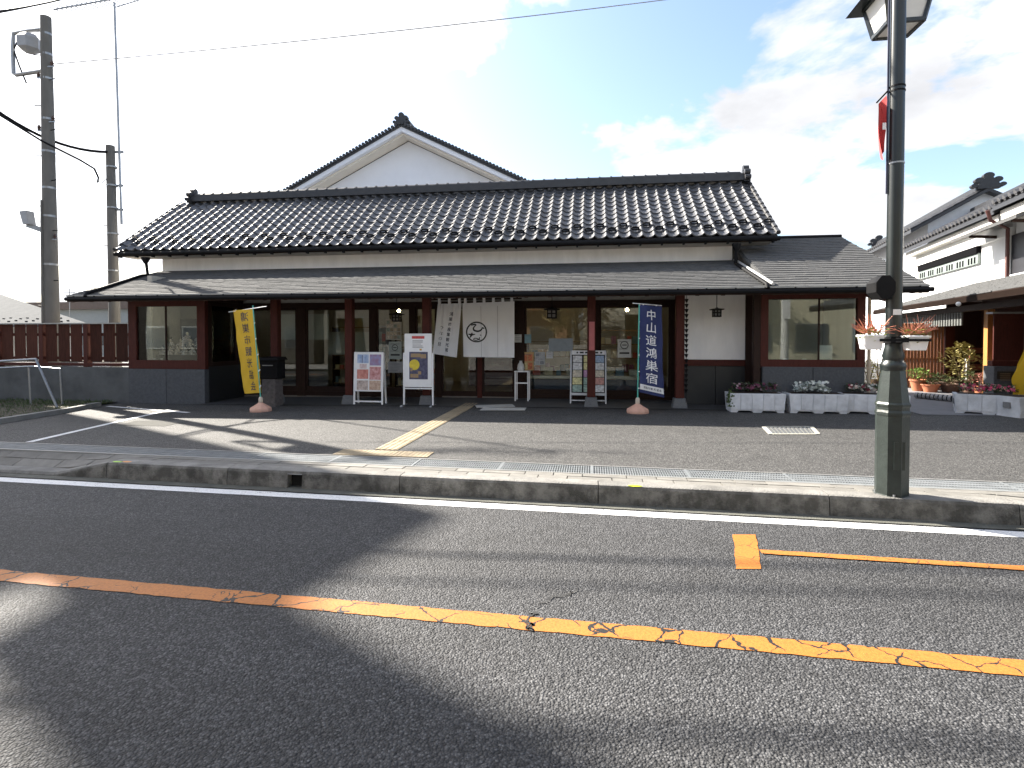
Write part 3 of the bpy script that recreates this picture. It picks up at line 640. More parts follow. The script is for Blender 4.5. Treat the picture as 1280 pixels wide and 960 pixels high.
pos.sort(key=appsize,reverse=True)
for p in pos[:300]: inst('roof_tile',tm,ur,p)
mb=MB()
for p in pos[300:]:
    t=tilemb(p); mb.add(t.v,t.f)
o=mb.build('roof_tiles',TILE,ur,smooth=True,kind='stuff')
# snow guards: small black hoops
sg=MB(); pts=[Vector((.09*math.cos(a),-.0,.055*math.sin(a))) for a in [math.pi*k/6 for k in range(7)]]; sg.tube(pts,.02,6); sg.tube([Vector((-.09,0,0)),Vector((0,-.05,.004)),Vector((.09,0,0))],.02,5)
sgm=meshof(sg,'snow_guard',BLACK)
for c_ in range(ncol):
    r_=1.35 if c_%2 else 2.35
    if c_%2==0: r_=2.2
    inst('snow_guard',sgm,ur,Vector((UXL+.02+(c_+.58)*TP,UY,UZ))+slope*(r_*TL)+nrm*.055,rot=(R(25),0,0))
# verge roll tiles at both gable ends
for xe in (UXL-.02,UXR-.0):
    for r_ in range(nrow):
        a=Vector((xe,UY,UZ))+slope*(r_*TL-.02)+nrm*.06; b=a+slope*(TL*1.02)-nrm*.02
        MB().tube([a,b],[.05,.045],8).build('verge_tile',TILED,ur,smooth=True)
# ridge: three courses and round caps
rg=MB(); 
for k,(w,h) in enumerate(((.2,.07),(.175,.06),(.15,.06))): 
    z0=RZU+.03+sum((.07,.06,.06)[:k]); rg.box(UXL+.38,UXR-.1,RYU-w,RYU+w,z0,z0+h-.012); rg.box(UXL+.4,UXR-.12,RYU-w+.02,RYU+w-.02,z0+h-.012,z0+h)
rdg=rg.build('ridge',TILED,shop)
x=UXL+.4; capm=MB(); n=8; vs=[]
for s in (0,.305):
    for k in range(n+1): a=math.pi*k/n; rr=.105 if s==0 else .098; vs.append((s,rr*math.cos(a),rr*.8*math.sin(a)))
capm.add(vs,[(k,k+1,n+2+k,n+1+k) for k in range(n)]+[tuple(range(n+1)),tuple(range(2*n+1,n,-1))])
vs=[]
for s in (-.018,.022):
    for k in range(n+1): a=math.pi*k/n; vs.append((s,.125*math.cos(a),.125*.8*math.sin(a)))
capm.add(vs,[(k,k+1,n+2+k,n+1+k) for k in range(n)]+[tuple(range(n+1)),tuple(range(2*n+1,n,-1))])
cme=meshof(capm,'ridge_cap',TILED,smooth=False)
while x<UXR-.35: inst('ridge_cap',cme,rdg,(x,RYU,RZU+.215)); x+=.3
def onigawara(mb,c,w,h,ax,depth=.14):   # ax: unit vector across the face; thickness along perpendicular
    ax=Vector(ax); pn=Vector((-ax.y,ax.x,0)); c=Vector(c)
    circ=lambda cx,cy,r,n=12:[(cx+r*math.cos(6.2832*i/n),cy+r*math.sin(6.2832*i/n)) for i in range(n)]
    for (cx,cy,r) in ((0,.78,.2),(-.33,.52,.17),(.33,.52,.17),(-.5,.2,.13),(.5,.2,.13)): mb.prism(circ(cx,cy,r),lambda u,v,d:c+ax*(u*w)+Vector((0,0,v*h*(w/h if False else 1)))+pn*d,-depth/2+.01,depth/2-.01)
    return mb.prism([(-.42,-.02),(.42,-.02),(.36,.3),(.2,.55),(.12,.7),(-.12,.7),(-.2,.55),(-.36,.3)],lambda u,v,d:c+ax*(u*w)+Vector((0,0,v*h))+pn*d,-depth/2,depth/2)
    poly=[(-.5,0),(.5,0),(.52,.18),(.36,.22),(.5,.36),(.42,.5),(.27,.46),(.2,.62),(.2,.82),(.12,.96),(-.12,.96),(-.2,.82),(-.2,.62),(-.27,.46),(-.42,.5),(-.5,.36),(-.36,.22),(-.52,.18)]
    return mb.prism(poly,lambda u,v,d:c+ax*(u*w)+Vector((0,0,v*h))+pn*d,-depth/2,depth/2)
for xe in (UXL+.34,UXR-.06):
    mb=MB(); onigawara(mb,(xe,RYU,RZU+.0),.5,.46,(0,1,0),.16); mb.build('ridge_end_tile',TILED,rdg)
bx('upper_fascia',WOODDARK,shop,UXL,UXR,UY+.02,UY+.05,UZ-.14,UZ-.03)
mb=MB(); mb.tube([(UXL-.02,UY-.05,UZ-.085),(UXR+.03,UY-.05,UZ-.085)],.05,8); mb.build('gutter',BLACK,shop,smooth=True)
gb2=meshof(MB().box(-.02,.02,-.0,.09,-.075,.06),'gutter_bracket',BLACK)
x=UXL+.12
while x<UXR: inst('gutter_bracket',gb2,shop,(x,UY-.06,UZ-.1)); x+=.47
bx('soffit',mat('pale soffit',(.5,.47,.42),.8),shop,UXL+.05,UXR-.05,UY+.06,WY-.005,UZ-.135,UZ-.125)
MB().prism([(WY,3.7),(16.95,3.7),(RYU,RZU-.15)],lambda u,v,d:Vector((d,u,v)),-11.4,-11.3).build('gable_wall',PLASTER,shop)
MB().prism([(WY,3.7),(16.95,3.7),(RYU,RZU-.15)],lambda u,v,d:Vector((d,u,v)),3.05,3.16).build('gable_wall',PLASTER,shop)
p=ony(428,238,15.6); mb=MB(); mb.tube([(p.x,15.6,5.2),(p.x,15.6,5.92)],.07,10); mb.lathe((p.x,15.6,5.86),[(.1,0),(.11,.1),(.07,.16)],10); mb.build('vent_pipe',mat('vent grey',(.3,.3,.31),.5),shop,smooth=True)
# ================================================================ INTERIOR THINGS seen through the glass
def shelf(x,y,w,d,h,n,label,fill):
    r_=empty('display_shelf',(x,y,.2),label,'shelf')
    for s in (-1,1): bx('side_panel',WOODDARK,r_,x+s*w/2-.015,x+s*w/2+.015,y-d/2,y+d/2,.2,.2+h)
    for i in range(n):
        z=.2+.08+(h-.1)*i/(n-1) if n>1 else .2+h
        bx('board',mat('shelf board',(.26,.18,.1),.6),r_,x-w/2+.016,x+w/2-.016,y-d/2,y+d/2,z,z+.025)
        k=x-w/2+.06
        while fill and i<n-1 and k<x+w/2-.12:
            ww=random.uniform(.07,.16); hh=random.uniform(.1,.24); col=random.choice(((.5,.12,.08),(.6,.5,.3),(.15,.25,.3),(.65,.62,.55),(.3,.12,.2),(.55,.3,.08)))
            bx('goods_box',mat('goods %d'%int(col[0]*100),col,.5),r_,k,k+ww,y-d/2+.02,y-d/2+.16,z+.026,z+.026+hh); k+=ww+.02
    return r_
shelf(-6.6,15.2,1.6,.4,1.7,5,'tall goods shelf behind the blinded shop panes',True)
shelf(-4.7,14.6,1.2,.4,1.5,5,'goods shelf standing behind the pane with posters',True)
shelf(-.9,15.0,1.7,.4,1.3,4,'low goods shelf behind the pane with a blue notice',True)
shelf(.9,15.3,1.5,.4,1.6,5,'goods shelf behind the pane beside the navy banner',True)
ct=empty('counter',(-2.6,16,.2),'timber service counter facing the shop door','counter'); bx('counter_top',mat('counter wood',(.3,.2,.1),.4),ct,-3.6,-1.4,15.7,16.4,1.05,1.1); bx('counter_front',WOODRED,ct,-3.55,-1.45,15.75,15.8,.2,1.05); bx('counter_back',WOODRED,ct,-3.55,-1.45,16.3,16.35,.2,1.05)
bench=empty('display_bench',(-.9,13.35,.2),'low pale wooden bench running behind the big shop pane','bench'); bx('bench_top',mat('pale bench wood',(.42,.38,.3),.5),bench,-1.55,1.7,13.15,13.55,.62,.70)
for x in (-1.45,.1,1.6): bx('leg',WOODDARK,bench,x-.03,x+.03,13.2,13.5,.2,.62)
bx('skirt',mat('navy cloth',(.03,.05,.1),.8),bench,-1.5,1.65,13.3,13.32,.2,.6)
bp_=((.45,.08,.06),(.5,.42,.28),(.1,.2,.28),(.55,.52,.46),(.35,.1,.2),(.5,.28,.06))
x=-1.42; i=0
while x<1.45:
    w_=random.uniform(.1,.2); h_=random.uniform(.08,.26); c_=bp_[i%6]; i+=1
    MB().box(x,x+w_,13.2,13.38,.702,.702+h_).build('souvenir_box',mat('souvenir %d'%(i%6),c_,.5,var=.45,scale=18),label='small souvenir box on the pale bench behind the big panes',cat='box',group='souvenir boxes on the bench',origin=(x+w_/2,13.29,.702)); x+=w_+random.uniform(.04,.16)
for i,(x,y) in enumerate(((-5.2,14.4),(-1.0,14.6),(.9,14.8),(-3.2,15.2))):
    l=empty('pendant_lamp',(x,y,2.62),['lit globe lamp hanging inside behind the posters','lit globe lamp hanging inside above the blue notice','lit globe lamp hanging inside beside the navy banner','lit globe lamp hanging inside behind the door curtain'][i],'lamp','globe lamps lit inside the shop')
    MB().tube([(x,y,2.62),(x,y,2.4)],.006,6).build('cord',BLACK,l); MB().sphere((x,y,2.33),.045,12,8).build('globe',mat('lamp globe',(.9,.8,.6),.4,emit=(1,.72,.38),estr=22),l,smooth=True)
# festival dolls in the left bay on a stepped stand
bx('display_table',MC['display floor'],shop,-10.5,-9.3,11.85,12.88,.872,1.06)
ds=empty('doll_stand',(-9.9,12.3,1.06),'black stepped stand with a folding screen in the left display bay','stand')
for k in range(3): bx('step',mat('black lacquer',(.02,.02,.024),.3),ds,-10.48,-9.36,12.0+.2*k,12.85,1.062+.13*k,1.188+.13*k)
bx('screen',MC['black lacquer'],ds,-10.40,-9.36,12.72,12.75,1.45,2.08)
def doll(x,y,z,s,col,i):
    d=empty('festival_doll',(x,y,z),['small seated doll in pale robes on the lowest step','seated doll in pale robes on the middle step','seated doll in grey robes below the black folding screen'][i],'doll','dolls on the black stand')
    mb=MB(); mb.lathe((x,y,z),[(.13*s,0),(.12*s,.03*s),(.075*s,.12*s),(.05*s,.19*s),(.02*s,.205*s)],9); 
    for q in (-1,1): mb.tube([(x+q*.05*s,y,z+.16*s),(x+q*.12*s,y-.03*s,z+.09*s),(x+q*.03*s,y-.08*s,z+.085*s)],[.03*s,.035*s,.03*s],6)
    mb.build('robe',mat('robe %d'%int(col[0]*100),[q_*.75 for q_ in col],.6,var=.75,scale=22),d,smooth=True)
    h=MB(); h.sphere((x,y,z+.245*s),.04*s,8,6,1.15); hd=h.build('head',mat('doll face',(.75,.68,.6),.5),d,smooth=True)
    hh=MB(); hh.sphere((x,y+.012*s,z+.262*s),.043*s,8,6,1.0); hh.lathe((x,y+.01*s,z+.3*s),[(.02*s,0),(.014*s,.04*s)],6); hh.build('hair',INKB,hd,smooth=True)
for i,(x,k,s,c_) in enumerate(((-9.5,2,.95,(.55,.5,.5)),(-9.12,2,.95,(.4,.42,.45)),(-9.8,1,.8,(.6,.58,.6)),(-9.52,1,.8,(.55,.56,.6)),(-9.25,1,.8,(.5,.45,.42)),(-8.98,1,.8,(.6,.6,.58)),(-9.85,0,.62,(.6,.6,.6)),(-9.65,0,.62,(.55,.5,.5)),(-9.45,0,.62,(.5,.5,.55)),(-9.25,0,.62,(.6,.55,.5)),(-9.05,0,.62,(.52,.52,.56)))):
    doll(x-.52,12.1+.2*k,1.189+.13*k,s*1.1,c_,k)
for i,x in enumerate((-10.35,-10.15)):
    v=MB(); v.lathe((x,11.8,.871),[(.04,0),(.05,.1),(.02,.18),(.03,.24)],10); v.build('vase',PAPER,smooth=True,label='small white vase standing on the bare half of the bay floor',cat='vase',group='white vases in the left bay',origin=(x,11.8,.871))
# ================================================================ BACKGROUND BUILDINGS
# --- white gabled storehouse behind the shop
KY=23.4; ap=ony(501,154,KY); lf=ony(345,242,KY); rt=ony(661,231,KY)
kx=ap.x; ks=((ap.z-lf.z)/(ap.x-lf.x)+(ap.z-rt.z)/(rt.x-ap.x))/2
ku=empty('storehouse',(kx,28,0),'tall white plastered storehouse whose gable rises behind the shop roof','building')
HW=6.9; wallY=KY+1.0
def kp(u,v,d): return Vector((kx+u,d,v))
zr=ap.z
MB().prism([(-6.1,0),(6.1,0),(6.1,zr-.45-6.1*ks),(0,zr-.45),(-6.1,zr-.45-6.1*ks)],kp,wallY,wallY+14).build('wall',mat('storehouse plaster',(.74,.78,.87),.85,var=.04,scale=1.2,bump=.05),ku)  # cool blue of the shaded gable is put into this plaster colour
rf=MB()
for s in (-1,1):
    a=[(0,zr),(s*HW,zr-HW*ks),(s*HW,zr-HW*ks-.12),(0,zr-.12)]
    if s<0: a=a[::-1]
    rf.prism(a,kp,KY,wallY+15)
kr=rf.build('roof',TILED,ku)
for s in (-1,1):   # plaster barge and soffit
    a=[(0,zr-.125),(s*HW*.97,zr-.125-HW*.97*ks),(s*HW*.97,zr-.32-HW*.97*ks),(0,zr-.32)]
    if s<0: a=a[::-1]
    MB().prism(a,kp,KY+.06,KY+.3).build('barge_board',MC['storehouse plaster'],ku)
    a=[(0,zr-.3),(s*HW*.95,zr-.3-HW*.95*ks),(s*HW*.95,zr-.42-HW*.95*ks),(0,zr-.42)]
    if s<0: a=a[::-1]
    MB().prism(a,kp,KY+.31,wallY-.01).build('soffit',PLASTER2,ku)
    n=46
    for i in range(n):
        t=(i+.5)/n*HW; MB().tube([kp(s*t,zr-t*ks+.03,KY-.06),kp(s*t,zr-t*ks+.03,KY+.5)],.075,8).build('verge_tile',TILED,kr,smooth=True)
mb=MB(); mb.box(kx-.18,kx+.18,KY+.2,wallY+15,zr,zr+.35); onigawara(mb,(kx,KY+.1,zr-.02),.62,.52,(1,0,0),.2); mb.build('ridge',TILED,kr)
# --- right-hand storehouse row, turned 11 degrees
RA=R(11); re=Vector((math.sin(RA),math.cos(RA),0)); rn=Vector((math.cos(RA),-math.sin(RA),0))
def rp(s,d,z): return re*s+rn*d+Vector((0,0,z))
def onr(px,py,d):  # ray onto plane d -> (s,z)
    v=ray(px,py); t=d/(v.dot(rn)); return v.dot(re)*t, CAMH+v.z*t
def ons(px,py,s):
    v=ray(px,py); t=s/(v.dot(re)); return v.dot(rn)*t, CAMH+v.z*t
D0=8.25
s0,ze=onr(1240,264,7.75); sF,_=onr(1127,312,7.75); ze2=_ ; zE=(ze+_)/2
def rslab(s0,s1,d0,d1,z0,z1,th):
    P=[rp(s0,d0,z0),rp(s1,d0,z0),rp(s1,d1,z1),rp(s0,d1,z1)]; return MB().hexa([p-Vector((0,0,th)) for p in P],P)
def rbox(s0,s1,d0,d1,z0,z1): 
    P=[rp(s0,d0,z0),rp(s0,d1,z0),rp(s1,d1,z0),rp(s1,d0,z0)]; return MB().hexa(P,[p+Vector((0,0,z1-z0)) for p in P])
def rtiles(s0,s1,d0,z0,d1,z1,parent,pitch=.29,rows=.3,name='roof_tiles'):
    mb=MB(); n=int((s1-s0)/pitch); sd=Vector((0,0,0)); L_=math.hypot(d1-d0,z1-z0); m=max(1,int(L_/rows))
    for i in range(n):
        s=s0+(i+.5)*pitch
        for j in range(m):
            t0,t1=j/m,(j+1.04)/m
            a=rp(s,d0+(d1-d0)*t0,z0+(z1-z0)*t0+.065); b=rp(s,d0+(d1-d0)*t1,z0+(z1-z0)*t1+.045); mb.tube([a,b],[.085,.075],6)
            q=[rp(s-pitch/2,d0+(d1-d0)*t0,z0+(z1-z0)*t0+.035),rp(s+pitch/2,d0+(d1-d0)*t0,z0+(z1-z0)*t0+.035),rp(s+pitch/2,d0+(d1-d0)*t1,z0+(z1-z0)*t1+.008),rp(s-pitch/2,d0+(d1-d0)*t1,z0+(z1-z0)*t1+.008)]
            mb.quad(*q)
    return mb.build(name,TILE,parent,kind='stuff')
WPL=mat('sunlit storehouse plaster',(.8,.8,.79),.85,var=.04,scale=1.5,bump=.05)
# middle storehouse R2
r2=empty('storehouse',tuple(rp((s0+sF)/2,D0+2,0)),'white storehouse wing with dark slotted shop board, beside a low shingled porch','building')
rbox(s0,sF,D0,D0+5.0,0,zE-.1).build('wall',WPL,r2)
dR,zR=ons(1219,262,sF); zR-=.15
rr2=rslab(s0-.1,sF+.05,7.75,dR,zE,zR,.14).build('roof',TILED,r2); rtiles(s0-.1,sF+.05,7.7,zE,dR,zR,rr2)
rslab(s0-.1,sF+.05,dR,2*dR-7.75,zR,zE,.12).build('roof',TILED,r2)
rbox(s0-.05,sF+.05,dR-.15,dR+.15,zR-.02,zR+.2).build('ridge',TILED,r2)
rbox(s0,sF+.2,7.9,D0-.003,zE-.32,zE-.13).build('cornice',PLASTER2,r2)
rbox(s0+.1,sF-.2,D0-.14,D0-.003,zE-.75,zE-.5).build('cornice',WPL,r2)
# dark opening band with slotted board below
a0,_z=onr(1222,305,D0-.1); a1,z1b=onr(1148,330,D0-.1)
rbox(a0,a1,D0-.13,D0-.003,_z-.3,_z+.04).build('dark_band',mat('dark slot',(.004,.004,.005),.9,spec=.05),r2)
sb=rbox(a0,a1,D0-.09,D0-.003,_z-.62,_z-.282).build('slotted_board',mat('pale green board',(.2,.235,.225),.7),r2)
sm=MB(); k=int((a1-a0)/.22)
for i in range(k):
    if i%4==3: continue
    s=a0+.15+i*(a1-a0-.2)/k; P=[rp(s,D0-.1,_z-.59),rp(s,D0-.091,_z-.59),rp(s+.1,D0-.091,_z-.59),rp(s+.1,D0-.1,_z-.59)]
    MB().hexa(P,[p+Vector((0,0,.2)) for p in P]).build('slot',MC['dark slot'],sb)
rbox(a1-.08,a1+.3,D0-.1,D0-.003,2.9,zE-.5).build('pilaster',PLASTER2,r2); rbox(s0+.02,s0+.5,D0-.1,D0-.003,2.9,zE-.5).build('pilaster',WPL,r2)
dp=MB(); dp.tube([rp(s0-.1,7.6,zE-.02),rp(s0-.05,7.7,zE-.3),rp(s0+.02,D0-.12,zE-.55),rp(s0+.02,D0-.12,3.2)],.05,8); dp.build('downpipe',mat('copper brown pipe',(.1,.035,.03),.5),r2,smooth=True)
# gabled storehouse behind R1
s1r=sF+.12
dA,zA=ons(1231,237,s1r); dL,zL=ons(1142,285,s1r); rs1=(zA-zL)/(dA-dL)
r1=empty('storehouse',tuple(rp(s1r+5,dA,0)),'gabled white storehouse with flourished ridge tile, its grey gable facing the street','building')
def r1p(u,v,d): return rp(d,u,v)
w=dA-dL
MB().prism([(dL+.5,0),(dA+w-.5,0),(dA+w-.5,zL+.5*rs1-.15),(dA,zA-.15),(dL+.5,zL+.5*rs1-.15)],r1p,s1r,s1r+14).build('wall',mat('shade tinted gable plaster',(.78,.81,.86),.85,var=.05),r1)  # bluish shade put into this copy of the white plaster
rr=MB(); ov=.35
for s in (-1,1):
    a=[(dA,zA),(dA+s*(w+.2),zA-(w+.2)*rs1),(dA+s*(w+.2),zA-(w+.2)*rs1-.14),(dA,zA-.14)]
    rr.prism(a,r1p,s1r-ov,s1r+14.5)
ro=rr.build('roof',TILED,r1)
rtiles(s1r-ov,s1r+14.4,dL-.2,zL-.2*rs1,dA,zA,ro,.33,.4)
mb=MB(); P=rp(s1r-ov+.3,dA,zA); 
for k in range(3): rbx=rbox(s1r-ov+.2,s1r+14.5,dA-.22+.04*k,dA+.22-.04*k,zA+.02+.08*k,zA+.085+.08*k); mb.add(rbx.v,rbx.f)
onigawara(mb,rp(s1r-ov+.1,dA,zA-.02),0.92,.64,rn,.25); onigawara(mb,rp(s1r+14.4,dA,zA-.02),1.0,.7,rn,.25); mb.build('ridge',TILED,ro)
# nearer house R3 at frame edge
z3=onr(1275,243,7.75)[1]
r3=empty('storehouse',tuple(rp(s0-5,D0+2,0)),'nearest white storehouse at the street corner with dark window under a small awning','building')
rbox(s0-10,s0-.16,D0,D0+6,0,z3-.12).build('wall',WPL,r3)
r3r=rslab(s0-10.3,s0-.02,7.72,11.0,z3,z3+1.6,.14).build('roof',TILED,r3); rtiles(s0-10.3,s0-.02,7.66,z3,11,z3+1.6,r3r)
rslab(s0-10.3,s0-.02,11.0,14.2,z3+1.6,z3,.12).build('roof',TILED,r3)
rbox(s0-10,s0-.15,7.88,D0-.003,z3-.42,z3-.15).build('cornice',PLASTER2,r3)
ws1,zt=onr(1264,295,D0); _,zb=onr(1264,344,D0)
wf=rbox(ws1-1.7,ws1+.1,D0-.08,D0-.003,zb-.1,zb).build('window_sill',WPL,r3)
wf=rbox(ws1-1.6,ws1,D0-.03,D0-.003,zb,zt).build('window',mat('dark shutter',(.02,.02,.025),.5),r3)
aw=rslab(ws1-2.6,ws1+1.3,D0-1.0,D0-.005,zt+.14,zt+.52,.08).build('awning',SHING,r3)
for s in (ws1-1.9,ws1+.5): MB().beam(rp(s,D0-.01,zt+.05),rp(s,D0-.8,zt+.12),.06,.08).build('awning_bracket',WOODDARK,aw)
# porch roof along the row
pe0,pz0=onr(1278,357,5.35); pe1,pz1=onr(1092,389,5.35); pz=(pz0+pz1)/2
po=empty('porch',tuple(rp((pe0+pe1)/2,6.8,0)),'low shingled porch roof over dark red timber walls beside the white storehouses','porch')
pr=rslab(pe0-6,pe1,5.35,D0-.01,pz,pz+.85,.08).build('roof',WOODDARK,po)
sh=MB(); L_=int((D0-5.35)/.15)
for j in range(L_):
    s=pe0-6+random.uniform(-.3,0)
    while s<pe1:
        e=min(s+random.uniform(.28,.42),pe1); d0=5.34+j*.15+random.uniform(-.01,.01); d1=min(d0+.2,D0-.02); f=lambda d:pz+.85*(d-5.35)/(D0-5.35)
        q=[rp(s,d0,f(d0)+.004),rp(e-.004,d0,f(d0)+.004),rp(e-.004,d1,f(d1)+.002),rp(s,d1,f(d1)+.002)]
        sh.hexa(q,[p+Vector((0,0,.02 if k<2 else .006)) for k,p in enumerate(q)]); s=e
sh.build('shingles',SHING,pr,kind='stuff')
rbox(pe0-6,pe1,5.33,5.37,pz-.14,pz-.02).build('fascia',mat('umber fascia',(.012,.007,.005),.8,spec=.05),po)
rbox(pe0+1.0,pe1-.2,7.3,7.4,.1,2.75).build('wall',mat('red brown boarding',(.05,.017,.012),.6,var=.35,stretch=(8,8,.5),scale=6),po)
for s in (pe1-.5,): rbox(s-.07,s+.07,5.7,5.84,.1,pz).build('post',WOODRED,po)
rbox(pe0-1,pe1-.2,5.68,5.86,pz-.3,pz-.165).build('beam',WOODDARK,po)
# slatted transom band under the porch eave
n=int((pe1-pe0-3)/.16)
for i in range(n):
    s=pe1-.4-i*.16
    if s<pe0+3.5: break
    rbox(s,s+.09,5.74,5.78,pz-.62,pz-.3).build('transom_slat',mat('pale slat',(.10,.105,.1),.7),po)
MB().sphere(tuple(onr(1198,380,5.2)[0]*re+rn*5.2+Vector((0,0,onr(1198,380,5.2)[1]))),.05,8,6).build('bulb',PAPER,po,smooth=True)
# lattice screen facing the street
LY=16.9; la=ony(1128,400,LY).x; lb=ony(1178,400,LY).x; lc=ony(1192,400,LY).x
lt=empty('lattice_screen',(la,LY,.17),'sunlit timber lattice screen under the porch behind potted plants','screen')
zt=ony(1150,404,LY).z; zg=g(8,16)-.02
n=13
for i in range(n):
    x=la+(lb-la)*i/(n-1); bx('slat',mat('orange brown slat',(.27,.105,.045),.55,var=.3,rand=.2,stretch=(5,5,.6)),lt,x-.028,x+.028,LY-.03,LY+.03,zg,zt)
for z in (zg+.25,zg+.8,zt-.25): bx('rail',WOODRED,lt,la-.03,lb+.03,LY+.032,LY+.07,z,z+.06)
bx('post',WOODRED,lt,lb+.06,lc,LY-.06,LY+.08,zg,zt+.1)
# dark recess + lit post + rails to the right of the lattice
rc=empty('porch_gate',(9.9,16.3,.17),'dark timber porch gate with low red rails between lattice and fence','gate')
xa,xb=lc+.02,ony(1240,420,16.3).x
bx('gate_board',mat('dark red boarding',(.035,.012,.009),.6,var=.3,stretch=(8,8,.5)),rc,xa,xb+2.2,17.2,17.26,zg,2.6)
for k in range(4): bx('rail',mat('red rail',(.2,.06,.035),.5),rc,ony(1213,430,16.2).x,xb,16.2,16.25,zg+.35+.22*k,zg+.49+.22*k)
bx('rail_post',WHITEP,rc,ony(1213,430,16.2).x-.09,ony(1213,430,16.2).x-.01,16.19,16.26,zg,zg+.85)
px_=ony(1236,430,14.0).x; bx('lit_post',mat('honey timber',(.42,.19,.05),.5,var=.2,stretch=(5,5,.6)),rc,px_-.06,px_+.08,13.95,14.08,.1,2.35)
# gatepost fence on stone base
ff=empty('timber_fence',(9.5,13.5,.17),'dark red plank fence on a stone base with a bronze plaque','fence'); FY=13.5
x0=ony(1243,440,FY).x; zT=ony(1260,392,FY).z; zB=ony(1260,458,FY).z
bx('base_stone',STONE,ff,x0,x0+4.5,FY,FY+.35,.08,zB,bevel=.01)
bx('rail',WOODRED,ff,x0,x0+4.5,FY+.06,FY+.2,zB+.003,zB+.12); bx('cap',METALG,ff,x0-.03,x0+4.5,FY+.02,FY+.24,zT,zT+.04)
k=x0+.02; i=0
while k<x0+4.3:
    w=.42 if i%2==0 else .22; dy=0 if i%2==0 else .06
    bx('plank',WOODRED,ff,k,k+w-.012,FY+.06+dy,FY+.09+dy,zB+.122,zT-.002); k+=w; i+=1
pa,pb=ony(1247,464,FY-.02),ony(1264,474,FY-.02)
bx('plaque',mat('bronze plaque',(.05,.04,.03),.4,metal=.6),ff,pa.x,pb.x+.05,FY-.02,FY-.003,pb.z,pa.z)
mb=MB(); 
for j in range(4):
    z=pa.z-.05-.045*j; mb.box(pa.x+.05,pb.x-.02,FY-.026,FY-.0205,z-.012,z)
mb.build('plaque_line',mat('worn bronze line',(.3,.22,.12),.4,metal=.6),ff)
# --- left: concrete wall with timber fence
fl=empty('timber_fence',(-12,10.95,.05),'long dark red plank fence with gaps, standing on a grey concrete wall','fence')
FX0,FX1=-22.0,-10.70
CW=mat('fence wall concrete',(.10,.105,.108),.85,var=.3,scale=2,bump=.3,bscale=40)
x=FX1
while x>FX0: bx('wall_panel',CW,fl,x-1.78,x-.006,11.44,11.62,-.06,.905); x-=1.785
bx('fence_rail',WOODRED,fl,FX0,FX1,11.52,11.57,1.08,1.15); bx('fence_rail',WOODRED,fl,FX0,FX1,11.52,11.57,1.64,1.71); bx('bottom_rail',WOODRED,fl,FX0,FX1,11.46,11.6,.935,1.0)
bx('fence_cap',METALG,fl,FX0,FX1,11.44,11.62,1.925,1.95)
k=FX1-.06; i=0
REDS=mat('fence plank red',(.058,.019,.012),.7,spec=.15,var=.35,scale=7,stretch=(5,5,.5),bump=.2,bscale=30,rand=.3)
while k>FX0:
    w=.30; bx('plank',REDS,fl,k-w,k,11.505-(.0 if i%3 else .02),11.517-(.0 if i%3 else .02),1.03,1.923); 
    if i%3==2: bx('post',WOODRED,fl,k-w-.16,k-w-.05,11.47,11.6,.88,1.923); k-=w+.21
    else: k-=w+.055
    i+=1
# steel pipe barrier on the verge
br=empty('pipe_barrier',tuple(fq((70,508))),'bent grey steel pipe barrier standing on the verge','barrier')
yb=10.2
pa=ony(45,449,yb);pb=ony(72,511,yb-.05);pc=ony(-60,455,yb)
mb=MB(); mb.tube([ony(-75,522,yb-.05),pc,pa,pb],.027,8); mb.build('front_hoop',METALG,br,smooth=True)
yb2=10.62; mb=MB(); mb.tube([ony(-40,462,yb2),ony(40,458,yb2),ony(75,461,yb2),ony(78,508,yb2)],.02,8); mb.tube([ony(36,459,yb2),ony(39,510,yb2)],.02,8); mb.build('back_hoop',METALG,br,smooth=True)
# --- low houses beyond the fence
h1=empty('house',(-30,26,0),'low house with grey shingled hip roof showing above the plank fence','house')
def cf(px,py,f): 
    v=ray(px,py); c,s=math.cos(YAW),math.sin(YAW); t=f/(-v.x*s+v.y*c); return Vector((v.x*t,v.y*t,CAMH+v.z*t))
E0=cf(-140,401,30);E1=cf(112,405,30);Rg0=cf(-140,330,36);Rg1=cf(-12,357,35); Bk=cf(40,403,44)
zE1=E1.z; E0.z=zE1; Rg0.z=Rg1.z=cf(0,362,34).z; Bk=Vector((E1.x-9,E1.y+9,zE1))
MB().add([E0,E1,Rg1,Rg0,Bk,Vector((E0.x,Bk.y,zE1))],((0,1,2,3),(1,4,2),(4,5,3,2))).build('roof',mat('pale grey roofing',(.11,.115,.12),.9,var=.12,scale=3,bump=.2,spec=.1),h1)
MB().box(E0.x,E1.x-9.2,E1.y+1.2,Bk.y-.8,0,zE1-.02).build('wall',PLASTER2,h1)
MB().beam(E0-Vector((0,.02,.08)),E1-Vector((0,.02,.08)),.1,.16).build('gutter',mat('grey gutter',(.1,.1,.11),.5),h1)
sgm2=meshof(MB().box(-.06,.06,-.03,.03,-.01,.05),'snow_guard',BLACK)
for i in range(14):
    for j in (.06,.13):
        t=.35+i*.045; p=E0.lerp(E1,t).lerp(Rg0.lerp(Rg1,t),j+(.02 if i%2 else 0)); inst('snow_guard',sgm2,h1,p)
h2=empty('house',(-30,38,0),'flat pale building with brown fascia between the two utility poles','house')
a=cf(72,378,44);b=cf(168,376,44); MB().box(a.x-3,b.x+3,a.y,a.y+8,0,cf(120,387,44).z).build('wall',mat('pale siding',(.3,.33,.34),.9,var=.06),h2)
MB().box(a.x-3.3,b.x+3.3,a.y-.4,a.y+8.3,cf(120,387,44).z,cf(120,378,44).z).build('fascia',mat('brown fascia',(.12,.09,.075),.6),h2)
